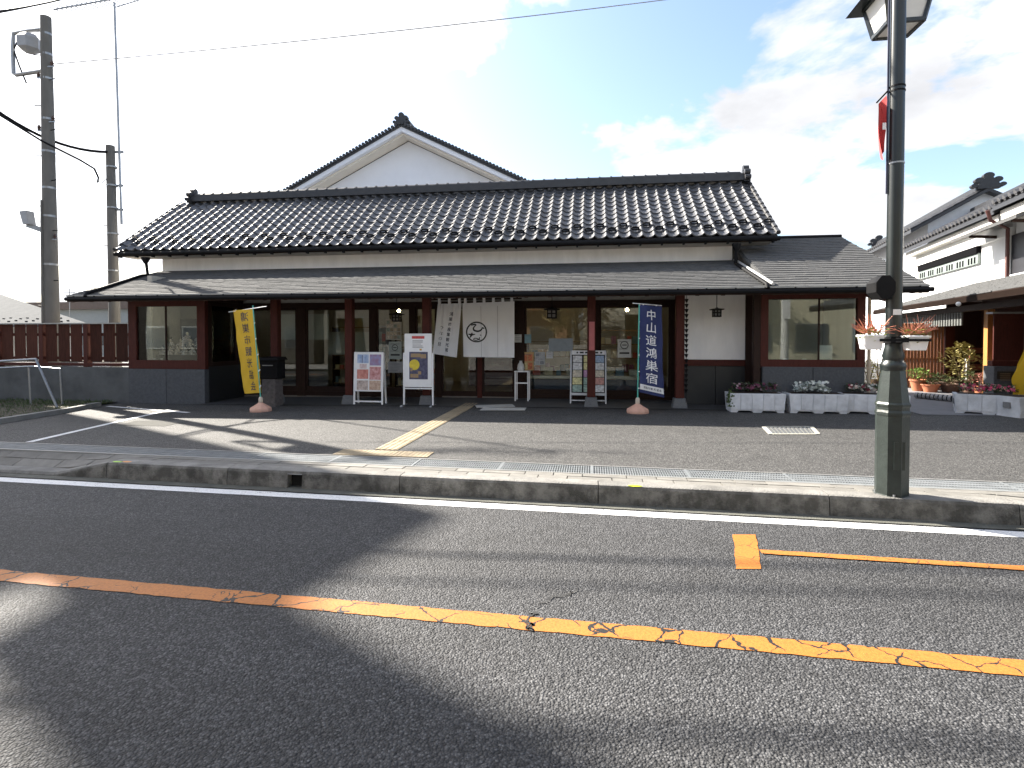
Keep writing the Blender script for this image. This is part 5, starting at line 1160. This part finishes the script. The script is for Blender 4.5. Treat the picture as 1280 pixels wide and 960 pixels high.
for (u,w) in ((.14,.05),(.24,.12),(.4,.1),(.72,.08),(.86,.06)): slab3(u,u+w,.945,.975,.0125,.014,INKB,'header_mark')
pal=((.6,.3,.25),(.35,.45,.6),(.65,.58,.45),(.5,.5,.52),(.7,.62,.3),(.45,.25,.4),(.3,.42,.35),(.72,.7,.68))
for c_ in range(3):
    for r_ in range(5):
        col=random.choice(pal); u0=.03+.333*c_; slab3(u0,u0+.28,.22+.138*r_,.22+.138*r_+.128,-.003,.006+.004*(4-r_),mat('leaflet %d'%pal.index(col),col,.45,var=.5,scale=22),'leaflet')
# white steel table frame by the door
Y4=12.3; a=ony(644,465,Y4); b=ony(660,465,Y4); z0=vz(a.x,Y4)
t4=empty('side_stand',((a.x+b.x)/2,Y4,z0),'slim white metal stand beside the entrance holding a small bag','stand'); zt=a.z
for x in (a.x,b.x):
    for y in (Y4,Y4+.3): bx('leg',WHITEP,t4,x-.012,x+.012,y-.012,y+.012,z0,zt)
bx('top',WHITEP,t4,a.x-.02,b.x+.02,Y4-.03,Y4+.33,zt+.001,zt+.02); bx('lower_rail',WHITEP,t4,a.x+.013,b.x-.013,Y4-.01,Y4+.01,zt-.26,zt-.235)
mb=MB(); c=Vector(((a.x+b.x)/2-.03,Y4+.1,zt+.021)); mb.lathe(c,[(.06,0),(.085,.05),(.07,.14),(.03,.2),(.035,.23)],10); mb.build('bag',mat('crumpled white bag',(.6,.6,.58),.6,bump=.6,bscale=15),smooth=True,label='small white bag sitting on the slim stand',cat='bag',origin=tuple(c))
# letter box on stone pillar
Y5=11.15; a=ony(331,473,Y5); b=ony(350,473,Y5); z0=g(a.x,Y5)
lb_=empty('letter_box',((a.x+b.x)/2,Y5,z0),'black letter box on a rough stone pillar beside the yellow banner','letter box')
xm=(a.x+b.x)/2; w=(b.x-a.x)/2*.92
MB().hexa([(xm-w,Y5-w,z0-.02),(xm+w,Y5-w,z0-.02),(xm+w,Y5+w,z0-.02),(xm-w,Y5+w,z0-.02)],[(xm-w*.94,Y5-w*.94,a.z),(xm+w*.94,Y5-w*.94,a.z),(xm+w*.94,Y5+w*.94,a.z),(xm-w*.94,Y5+w*.94,a.z)]).build('pillar',mat('rough pillar stone',(.12,.105,.1),.85,var=.35,scale=14,bump=.7,bscale=25),lb_,bevel=.012)
zt=ony(340,450,Y5).z; bxo=bx('box',BLACK,lb_,xm-.21,xm+.21,Y5-.17,Y5+.17,a.z+.002,zt,bevel=.015)
MB().hexa([(xm-.25,Y5-.21,zt+.001),(xm+.25,Y5-.21,zt+.001),(xm+.25,Y5+.2,zt+.001),(xm-.25,Y5+.2,zt+.001)],[(xm-.22,Y5-.18,zt+.05),(xm+.22,Y5-.18,zt+.05),(xm+.22,Y5+.17,zt+.07),(xm-.22,Y5+.17,zt+.07)]).build('lid',BLACK,bxo)
bx('slot',METALG,bxo,xm-.12,xm+.12,Y5-.182,Y5-.171,zt-.12,zt-.1)
# hanging lanterns under the eave
def hang(px,pyt,pyb,Y,label,ztop):
    a=ony(px,pyt,Y);b=ony(px,pyb,Y); h=a.z-b.z; l=empty('hanging_lantern',tuple(b),label,'lantern','black lanterns under the eave'); 
    w=h*.45
    MB().box(a.x-w*.8,a.x+w*.8,Y-w*.8,Y+w*.8,b.z,b.z+h*.66).build('glass_body',mat('smoked lantern glass',(.1,.1,.1),.3),l)
    f=MB()
    for sx in (-1,0,1):
        for sy in (-1,1): f.box(a.x+sx*w*.82-.012,a.x+sx*w*.82+.012,Y+sy*w*.82-.012,Y+sy*w*.82+.012,b.z-.02,b.z+h*.68)
    for zz in (b.z-.02,b.z+h*.3,b.z+h*.62): [f.box(a.x-w*.86,a.x+w*.86,Y+q_*w*.85-.012,Y+q_*w*.85+.012,zz,zz+.025) for q_ in (-1,1)]; [f.box(a.x+q_*w*.85-.012,a.x+q_*w*.85+.012,Y-w*.86,Y+w*.86,zz,zz+.025) for q_ in (-1,1)]
    f.build('frame',BLACK,l)
    MB().lathe((a.x,Y,b.z+h*.68),[(w*2.1,0),(w*2.15,.02),(w*.5,h*.2),(w*.2,h*.3)],4,rot=R(45)).build('cap',BLACK,l)
    MB().tube([(a.x,Y,b.z+h*.8),(a.x,Y,ztop)],.008,6).build('hook_rod',BLACK,l)
    return l
hang(896,384,395,11.6,'black hanging lantern in front of the bare white wall',lz(11.6)-.1)
hang(690,383,397,12.2,'black hanging lantern in front of the big pane above the blue notice',lz(12.2)-.1)
hang(496,390,401,12.2,'black hanging lantern above the framed papers beside the entrance',lz(12.2)-.1)
# posters and papers on the glass
def poster(x0,y0,x1,y1,col,label,lines=0,off=.012,y=None,extra=None,frame=None):
    Yp=(y or GY-.03)-off; a=ony(x0,y0,Yp);b=ony(x1,y1,Yp)
    m=mat('paper %d %d %d'%tuple(int(c*99) for c in col),col,.5,var=.12,scale=12); o=bx('poster',m,None,a.x,b.x,Yp,Yp+.006,b.z,a.z,label=label,cat='poster')
    def f(u,v,d=.003): return Vector((a.x+(b.x-a.x)*u,Yp-d,b.z+(a.z-b.z)*v))
    for k in range(lines):
        v=.88-.8*k/max(1,lines); MB().quad(f(.12,v-.03),f(.12+random.uniform(.5,.76),v-.03),f(.12+random.uniform(.5,.76),v),f(.12,v)).build('text_line',mat('grey ink',(.18,.18,.2),.6),o)
    if extra: extra(f,o)
    return o
def blocks(cols,nx,ny):
    def ex(f,o):
        for i in range(nx):
            for j in range(ny):
                c=random.choice(cols); MB().quad(f(.06+.9*i/nx,.06+.9*j/ny),f(.06+.9*(i+.85)/nx,.06+.9*j/ny),f(.06+.9*(i+.85)/nx,.06+.9*(j+.8)/ny),f(.06+.9*i/nx,.06+.9*(j+.8)/ny)).build('picture',mat('pic %d %d'%(int(c[0]*99),int(c[2]*99)),c,.5,var=.5,scale=25),o)
    return ex
def roundel(cx,cy,r,ar):
    def ex(f,o):
        mb=MB();n=24; mb.add([f(cx+r*math.cos(6.283*i/n),cy+r*ar*math.sin(6.283*i/n),.004) for i in range(n)]+[f(cx+r*.82*math.cos(6.283*i/n),cy+r*.82*ar*math.sin(6.283*i/n),.004) for i in range(n)],[(i,(i+1)%n,n+(i+1)%n,n+i) for i in range(n)])
        mb.quad(f(cx-r*.55,cy-r*ar*.1,.004),f(cx+r*.55,cy-r*ar*.1,.004),f(cx+r*.55,cy+r*ar*.12,.004),f(cx-r*.55,cy+r*ar*.12,.004)); mb.quad(f(.14,.2,.004),f(.86,.2,.004),f(.86,.29,.004),f(.14,.29,.004)); mb.build('symbol',INKB,o)
    return ex
poster(482,399,502,425,(.42,.40,.34),'beige notice with small pictures on the pane above the flower board',0,extra=blocks(((.3,.25,.18),(.5,.42,.3),(.25,.3,.25),(.55,.5,.42)),4,5))
poster(486,427,502,449,(.45,.5,.46),'pale green paper with a dark round symbol on the pane',2,extra=roundel(.48,.66,.24,.75))
poster(485,452,504,466,(.4,.4,.4),'grey printed sheet below the paper with the round symbol',6)
poster(643,418,652,428,(.62,.62,.6),'small white card on the post beside the curtain',3,off=.03)
poster(653,418,664,429,(.2,.36,.42),'small teal card on the big pane beside the post',2)
poster(653,440,667,463,(.55,.36,.16),'orange and cream event poster on the big pane',1,extra=blocks(((.6,.18,.08),(.6,.5,.25),(.55,.42,.2)),2,2))
poster(669,440,681,456,(.5,.52,.54),'pale sheet with dark drawing beside the orange poster',1,extra=blocks(((.2,.22,.25),(.4,.42,.45)),2,3))
poster(683,440,691,448,(.6,.62,.64),'little white notice beside the pale drawing sheet',3)
poster(686,423,716,439,(.30,.36,.41),'wide blue grey notice on the big pane beside the rack',0)
poster(772,424,789,447,(.62,.64,.62),'white notice with a black ringed symbol on the pane beside the navy banner',2,extra=roundel(.5,.68,.3,.72))
# white rails seen in the lower glass of the big pane come from the bench; grab strip on doors
# doormats / pale threshold stones in front of the door
for (p,nm) in (((( 594,508),(640,506.5),(644,509.5),(596,510.5)),'pale'),(((604,511),(658,511),(656,514),(600,514)),'pale')):
    q=[fq(v,.014) for v in p]; q=sorted(q,key=lambda v:v.x); l=[q[0],q[1]];r_=[q[2],q[3]]; l.sort(key=lambda v:v.y); r_.sort(key=lambda v:v.y); P=[l[0],r_[0],r_[1],l[1]]
    MB().hexa(P,[v+Vector((0,0,.012)) for v in P]).build('threshold_strip',mat('pale threshold',(.42,.41,.38),.8),shop)
# ================================================================ PLANTERS
PLM=mat('grey planter concrete',(.62,.635,.66),.85,var=.22,scale=5,bump=.35,bscale=60)
def planter(p,w,rot,label,d=.42,h=.36):
    r0=empty('planter',(0,0,0),label,'planter'); 
    mb=MB(); hw=w/2
    seg=[-hw+w*i/5 for i in range(6)]
    # body with sloped ends and feet
    prof_=[(-hw+.03,.06),(-hw+.03,.0),(-hw+.14,0),(-hw+.17,.035),(-.1,.035),(-.07,0),(.07,0),(.1,.035),(hw-.17,.035),(hw-.14,0),(hw-.03,0),(hw-.03,.06),(hw,h),(-hw,h)]
    mb.prism(prof_,lambda u,v,dd:Vector((u,dd,v)),-d/2+.012,d/2-.012); b=mb.build('body',PLM,r0)
    for i in range(5):
        a,c=seg[i]+.004,seg[i+1]-.004; ins=.03*(1 if i in(0,) else 0); 
        P=lambda y,z:[Vector((a+(.028*(1-z/h) if i==0 else 0),y,z)),Vector((c-(.028*(1-z/h) if i==4 else 0),y,z))]
        for s in (-1,1):
            y0,y1=s*(d/2-.012),s*(d/2+.004); lo=P(y0,.06);lo2=P(y1,.06);hi=P(y0,h-.012);hi2=P(y1,h-.012)
            (MB().hexa([lo2[0],lo2[1],lo[1],lo[0]],[hi2[0],hi2[1],hi[1],hi[0]])).build('face_panel',PLM,b)
    for s in (-1,1): MB().box(s*hw-.012*s-.02,s*hw-.012*s+.02,-.06,.06,.16,.26).build('grip',mat('grip dark grey',(.2,.2,.2),.8),b)  # grips a darker grey than the body
    MB().box(-hw+.06,hw-.06,-d/2+.05,d/2-.05,h-.004,h+.004).build('soil',mat('planter soil',(.05,.035,.025),.95,bump=.6),r0)
    r0.location=p; r0.rotation_euler=(0,0,rot); return r0
def flowers(p,w,d,rot,kind,label,grp=None):
    root=empty('flower_plants',p,label,'flowers',grp); root.rotation_euler=(0,0,rot)
    lf=MB();fls={}
    cols={'dark':((.07,.012,.03),(.13,.02,.06),(.3,.2,.24)),'silver':((.55,.58,.58),(.62,.64,.6),(.5,.55,.5)),'pink':((.6,.06,.16),(.5,.04,.12),(.65,.4,.3)),'mix':((.55,.55,.5),(.2,.03,.05),(.5,.4,.35))}[kind]
    for i in range(420 if kind!='silver' else 520):
        u=random.uniform(-.46,.46)*w; v=random.uniform(-.42,.42)*d; hh=(.03+.12*random.random())*(1.2 if kind!='silver' else (1.6-2.2*abs(u)/w)); a=random.uniform(0,6.283); e=random.uniform(-.2,.9); L_=random.uniform(.03,.075)
        q=Vector((u,v,hh)); l=Vector((math.cos(a)*math.cos(e),math.sin(a)*math.cos(e),math.sin(e)))*L_; r_=l.cross(Vector((0,0,1))).normalized()*L_*.28+Vector((0,0,.006))
        lf.quad(q,q+l*.5+r_,q+l,q+l*.5-r_)
    leafm=mat('silver leaf',(.42,.47,.43),.7,var=.4,scale=20) if kind=='silver' else mat('dark leaf',(.035,.055,.02),.6,var=.5,scale=20)
    off=wloc(root); lf.v=[tuple(Vector(v)+off) for v in lf.v]; lf.build('leaves',leafm,root)
    for ci,c in enumerate(cols):
        mb=MB()
        for i in range(20 if kind!='silver' else 12):
            u=random.uniform(-.44,.44)*w; v=random.uniform(-.45,.3)*d; hh=.07+.1*random.random()*(1 if kind!='silver' else 1.6); q=Vector((u,v,hh)); nn=Vector((random.uniform(-.4,.4),-1,random.uniform(.2,.9))).normalized(); t=nn.cross(Vector((0,0,1))).normalized(); b=nn.cross(t); s=random.uniform(.018,.03)
            for k in range(5):
                a=6.283*k/5; e=t*math.cos(a)+b*math.sin(a); f=t*math.cos(a+.7)+b*math.sin(a+.7); h_=t*math.cos(a-.7)+b*math.sin(a-.7); mb.quad(q,q+h_*s*.8,q+e*s*1.3+nn*.004,q+f*s*.8)
        mb.v=[tuple(Vector(v)+off) for v in mb.v]; mb.build('blooms',mat('bloom %s %d'%(kind,ci),c,.6,var=.25,scale=30),root,kind='stuff')
    return root
def trail(root,x,z):   # ivy trailing over planter edge
    mb=MB(); off=wloc(root)
    for k in range(70):
        t=random.random(); q=Vector((x+random.uniform(-.05,.04),random.uniform(-.24,-.12),.05-.3*t)); a=random.uniform(0,6.283); l=Vector((math.cos(a),-.3,math.sin(a)))*.04; r_=Vector((-l.z,0,l.x))*.4; mb.quad(q,q+l*.5+r_,q+l,q+l*.5-r_)
    mb.v=[tuple(Vector(v)+off) for v in mb.v]; mb.build('trailing_ivy',LEAF,root)
def pw(pl,pr,base): 
    a=fq((pl,base),0); b=fq((pr,base),0); return a,b,(b-a).length
a,b,w=pw(913,981,516); c=(a+b)/2+Vector((0,.21,0)); planter(tuple(c),w,0,'grey concrete planter with dark maroon flowers and trailing ivy before the recessed wall'); fr_=flowers((c.x,c.y,c.z+.36),w*.88,.32,0,'dark','dark maroon flowers with trailing ivy in the planter before the recessed wall'); trail(fr_,-w*.47,0)
a,b,w=pw(988,1059,517); c=(a+b)/2+Vector((0,.21,0)); planter(tuple(c),w,0,'grey concrete planter with silvery foliage below the wing window'); flowers((c.x-.06,c.y,c.z+.36),w*.62,.32,0,'silver','silvery white foliage in the planter below the wing window')
c=fq((1096,519),0)+Vector((.06,.3,0)); planter(tuple(c),1.1,R(-14),'grey concrete planter half hidden behind the lamp pedestal'); flowers((c.x,c.y,c.z+.36),.9,.32,R(-14),'mix','low dark plants in the planter half hidden behind the lamp pedestal')
c=fq((1242,520),0)+Vector((.1,.32,0)); planter(tuple(c),1.0,R(-26),'grey concrete planter with magenta flowers before the stone base with plaque'); flowers((c.x,c.y,c.z+.36),.86,.32,R(-26),'pink','magenta and peach flowers in the planter before the plaque')
c=fq((1296,523),0)+Vector((.1,.3,0)); planter(tuple(c),1.0,R(18),'grey concrete planter with a yellow folded cloth hanging over it'); flowers((c.x+.2,c.y,c.z+.36),.5,.3,R(18),'mix','low plants in the planter under the yellow banner cloth')
q=ony(1281,470,11.3); cl=empty('banner_stand',(q.x+.05,11.35,g(8,11.3)),'yellow vertical banner rising over the last planter at the street corner','banner')
MB().grid(lambda u,v:Vector((q.x-.1+.42*u-.06*(1-v)+.02*math.sin(9*v),11.35+.05*math.sin(6*u+3*v),ony(1281,494,11.3).z+1.25*v*(0.25+.75*min(1,u*1.6+.25)))),8,16).build('flag',YEL,cl,smooth=True)
MB().tube([(q.x+.36,11.35,g(8,11.3)),(q.x+.36,11.35,2.2)],.012,8).build('pole',MC['turquoise pole'],cl); MB().lathe((q.x+.36,11.35,g(8,11.3)),[(.2,0),(.2,.05),(.06,.14),(.03,.2)],10).build('base',MC['salmon plastic base'],cl)
# ================================================================ POTTED PLANTS by the lattice
TERRA=mat('terracotta',(.42,.15,.075),.75,var=.2,scale=8); POTD=mat('brown pot',(.11,.06,.04),.7,var=.25)
def pot(px,py,Y,r,h,m,label,leafc,lh,lw,nleaf,lsz=.06,stem=True,lab2='leafy plant'):
    a=ony(px,py,Y); z=g(a.x,Y)+.006; c=Vector((a.x,Y,z))
    o=empty('potted_plant',tuple(c),label,'plant'); MB().lathe(c,[(r*.68,0),(r*.95,h*.85),(r*1.05,h*.86),(r*1.05,h),(r*.85,h),(r*.8,h*.9)],14).build('pot',m,o,smooth=True)
    mb=MB()
    for i in range(nleaf):
        t=random.random()**.7; a_=random.uniform(0,6.283); rr2=lw*math.sqrt(random.random())*math.sin(math.pi*min(1,.15+.8*t))*(1.0+.45*math.sin(3*a_+9*t)); q=c+Vector((math.cos(a_)*rr2,math.sin(a_)*rr2,h+lh*t)); e=random.uniform(-.5,.8); l=Vector((math.cos(a_+random.uniform(-.8,.8))*math.cos(e),math.sin(a_)*math.cos(e),math.sin(e)))*lsz*random.uniform(.7,1.4); r_=l.cross(Vector((.3,.2,1))).normalized()*lsz*.28; mb.quad(q,q+l*.5+r_,q+l,q+l*.5-r_)
    mb.build('foliage',mat('foliage %d %d'%(int(leafc[0]*100),int(leafc[1]*100)),leafc,.6,var=.5,scale=9),o)
    st=MB()
    for k in range(5): a_=k*1.3; st.tube([c+Vector((0,0,h*.85)),c+Vector((math.cos(a_)*lw*.3,math.sin(a_)*lw*.3,h+lh*.5)),c+Vector((math.cos(a_)*lw*.55,math.sin(a_)*lw*.55,h+lh*.85))],[.012,.008,.004],5)
    st.build('stem',mat('plant stem',(.12,.08,.04),.8),o)
    return o
pot(1148,485,15.8,.2,.3,TERRA,'terracotta pot of bright green ferny leaves before the lattice',(.16,.26,.05),.28,.3,420)
pot(1163,488,15.5,.2,.2,TERRA,'terracotta bowl half sunk beside the green fern',(.05,.09,.03),.15,.22,160)
pot(1172,486,16.1,.22,.22,POTD,'brown pot of low dark leaves below the lattice',(.05,.08,.03),.2,.28,260)
pot(1188,488,15.5,.26,.22,POTD,'wide brown bowl of mixed leaves beside the striped pipe',(.09,.11,.04),.16,.26,220)
pot(1201,485,15.8,.24,.3,POTD,'tall golden leaved shrub in a brown pot before the porch gate',(.30,.26,.10),.95,.36,560,.1)
pot(1212,488,15.1,.17,.24,POTD,'small brown pot of green leaves beside the golden shrub',(.10,.13,.05),.3,.2,260)
pot(1226,489,14.9,.16,.22,TERRA,'terracotta pot of pinkish blooms beside the honey coloured post',(.45,.22,.18),.3,.22,300)
pot(1086,478,13.6,.17,.34,mat('grey glazed pot',(.4,.4,.42),.4),'grey pot of yellow flowers at the wing corner',(.55,.46,.05),.55,.24,560,.05)
pot(1098,470,15.6,.2,.3,POTD,'pale twiggy shrub in a pot behind the wing corner',(.28,.24,.14),1.0,.3,420,.05)
# striped drain pipe lying as edging
a=ony(1145,489,13.9);b=ony(1192,494,13.2); zz=g(8,13.5)+.075
dpz=empty('striped_pipe',(a.x,13.9,zz-.07),'grey pipe with black bands lying on the path before the pots','pipe')
A=Vector((a.x,13.9,zz));B=Vector((b.x,13.2,zz)); n=9
for i in range(2*n): t0=(i//2+(.0 if i%2==0 else .7))/n; t1=(i//2+(.7 if i%2==0 else 1))/n; MB().tube([A.lerp(B,t0),A.lerp(B,t1)],.07 if i%2==0 else .062,10).build('pipe_ring',(mat('grey pipe',(.3,.3,.31),.5) if i%2==0 else BLACK),dpz,smooth=True)
# ================================================================ OFF-FRAME HOUSES (reflections in the glass) AND BLOCKS ADDED TO SHADE THE ROAD
tw=empty('shadow_tower',(-26,14.5,0),'unseen narrow block added beyond the fence to cast the road shadow','building')
TWM=mat('shadow tower render',(.5,.48,.45),.85,var=.1)
DSUN=24.0
def up(p,d): return Vector((p[0]-.883*d,p[1]+.469*d,.7536*d))
A=up((-1.24,4.8),DSUN);B=up((-1.77,2.92),DSUN); C=up((-1.77,2.12),DSUN); D2=up((-1.77,1.62),DSUN)  # corners of the added blocks, traced back from the road shadow's outline
MB().hexa([(A.x,A.y,0),(A.x-8,A.y+4.25,0),(B.x-8,B.y+4.25,0),(B.x,B.y,0)][::-1],[(A.x,A.y,A.z),(A.x-8,A.y+4.25,A.z),(B.x-8,B.y+4.25,A.z),(B.x,B.y,A.z)][::-1]).build('main_block',TWM,tw)
MB().hexa([(B.x,B.y+.15,0),(B.x-8,B.y+4.4,0),(C.x-8,C.y+4.25,0),(C.x,C.y,0)][::-1],[(B.x,B.y+.15,A.z+4.5),(B.x-8,B.y+4.4,A.z+4.5),(C.x-8,C.y+4.25,A.z+4.5),(C.x,C.y,A.z+4.5)][::-1]).build('tall_shadow_block',TWM,tw)  # added taller piece, carries the shadow out past the near lane
for (za,zb,dp) in ((0,16.5,8),(17.3,A.z+4.5,.5)):  # added pieces; the slot between them lets a light patch onto the road
    ox,oy=-dp,dp*.531; q=[(C.x-.02,C.y+.1),(C.x-.02+ox,C.y+.1+oy),(D2.x+ox,D2.y+oy),(D2.x,D2.y)][::-1]
    MB().hexa([(x,y,za) for x,y in q],[(x,y,zb) for x,y in q]).build('slotted_shadow_block',TWM,tw)
for k in range(6): MB().box(B.x-9.0,B.x-8.01,C.y+4.4,B.y+4.1,2.6+2.7*k,2.75+2.7*k).build('shadow_tower_slab',CONC,tw)
# houses across the road
def opp(x0,x1,y,h,col,roofc,label,dep=8,gable=False):
    o=empty('house',((x0+x1)/2,y,0),label,'house'); m=mat('siding %d'%int(col[0]*100+col[2]*10),col,.8,var=.08,scale=2)
    MB().box(x0,x1,y-dep,y,0,h).build('wall',m,o)
    if gable:
        MB().prism([(x0-.5,h),(x1+.5,h),((x0+x1)/2,h+(x1-x0)*.28)],lambda u,v,d:Vector((u,d,v)),y-dep-.5,y+.6).build('roof',mat('roofing %d'%int(roofc[0]*100),roofc,.7),o)
    else: MB().box(x0-.3,x1+.3,y-dep,y+.5,h,h+.3).build('roof',mat('roofing %d'%int(roofc[0]*100),roofc,.7),o)
    n=max(1,int((x1-x0)/2.4))
    for i in range(n):
        x=x0+(x1-x0)*(i+.5)/n
        for z in ((1.0,2.2),(3.8,5.0)):
            if z[1]>h: continue
            w=MB().box(x-.7,x+.7,y+.001,y+.06,z[0]-.06,z[1]+.06).build('window_frame',METALG,o); MB().box(x-.64,x+.64,y+.061,y+.07,z[0],z[1]).build('pane',mat('far window',(.06,.07,.08),.1),w)
    return o
opp(-16,-8.5,-5.5,8.6,(.20,.18,.15),(.12,.1,.09),'tan two-storey house across the road, left of the gabled one',gable=True)
opp(-34,-17.2,-6.5,8.2,(.07,.065,.055),(.06,.06,.06),'long dark house added beyond the tan one to darken the bay reflection')  # added only to give the bay pane something dark to reflect
opp(-7.5,-1.5,-7,3.2,(.35,.2,.12),(.3,.12,.06),'low brown shop across the road with orange tiled gable',gable=True)
opp(-.5,5.0,-6.0,5.6,(.6,.56,.46),(.2,.2,.2),'cream boxy house across the road with flat roof')
opp(6.5,14,-5.0,6.2,(.62,.58,.42),(.15,.15,.15),'pale yellow boxy house across the road with flat roof')
opp(15,24,-6,5.5,(.45,.43,.4),(.12,.12,.13),'grey gabled house across the road',gable=True)
bw=empty('block_wall',(-4,-2.6,0),'grey concrete block wall along the far pavement','wall'); BLK=mat('concrete block',(.36,.35,.33),.85,var=.15,rand=.15,bump=.3)
bk=meshof(MB().box(.005,.395,0,.12,.005,.185),'block',BLK)
for r_ in range(6):
    for c_ in range(30): inst('block',bk,bw,(-12+c_*.4+(.2 if r_%2 else 0),-2.7,.1+r_*.19))
mb=MB(); strip(mb,-3.4,.74,-60,60,.10); mb.build('pavement',mat('far pavement',(.25,.24,.23),.85,var=.15,bump=.2),kind='structure')
up_=empty('utility_pole',(8.2,-2.3,.1),'pale concrete pole on the far pavement','utility pole'); MB().tube([(8.2,-2.3,.1),(8.2,-2.3,9)],[.17,.12],12).build('shaft',mat('white pole',(.6,.6,.58),.7),up_,smooth=True); MB().box(8.05,8.35,-2.12,-2.1,2.4,4.4).build('sign_board',WHITEP,up_)
def tree(x,y,h,rad,col,label,nl=5200):
    t=empty('tree',(x,y,0),label,'tree'); tr=MB(); tr.tube([(x,y,0),(x+.1,y,h*.3),(x-.05,y+.1,h*.6),(x,y,h*.85)],[.2,.15,.1,.04],8)
    cl=[]
    for k in range(12):
        a=random.uniform(0,6.28); z=h*random.uniform(.45,.95); r_=rad*random.uniform(.3,.75); q=Vector((x+math.cos(a)*r_,y+math.sin(a)*r_,z)); cl.append(q); tr.tube([(x,y,z*.7),tuple(q)],[.05,.015],5)
    tr.build('trunk',mat('bark',(.1,.08,.06),.9,bump=.5),t); mb=MB()
    for i in range(nl):
        q=random.choice(cl)+Vector((random.gauss(0,rad*.25),random.gauss(0,rad*.25),random.gauss(0,rad*.22))); a=random.uniform(0,6.28); e=random.uniform(-1,1); l=Vector((math.cos(a)*math.cos(e),math.sin(a)*math.cos(e),math.sin(e)))*.14; r_=l.cross(Vector((.2,.4,1))).normalized()*.05; mb.quad(q,q+l*.5+r_,q+l,q+l*.5-r_)
    mb.build('crown',mat('leaves %d'%int(col[0]*100),col,.6,var=.5,scale=3),t)
tree(-.9,-3.8,5.2,1.7,(.16,.11,.035),'russet autumn tree across the road'); tree(5.7,-4.0,5.5,1.6,(.07,.09,.03),'green street tree across the road between the boxy houses'); tree(-8,-4,4.8,1.5,(.14,.12,.04),'yellowing tree across the road by the block wall')
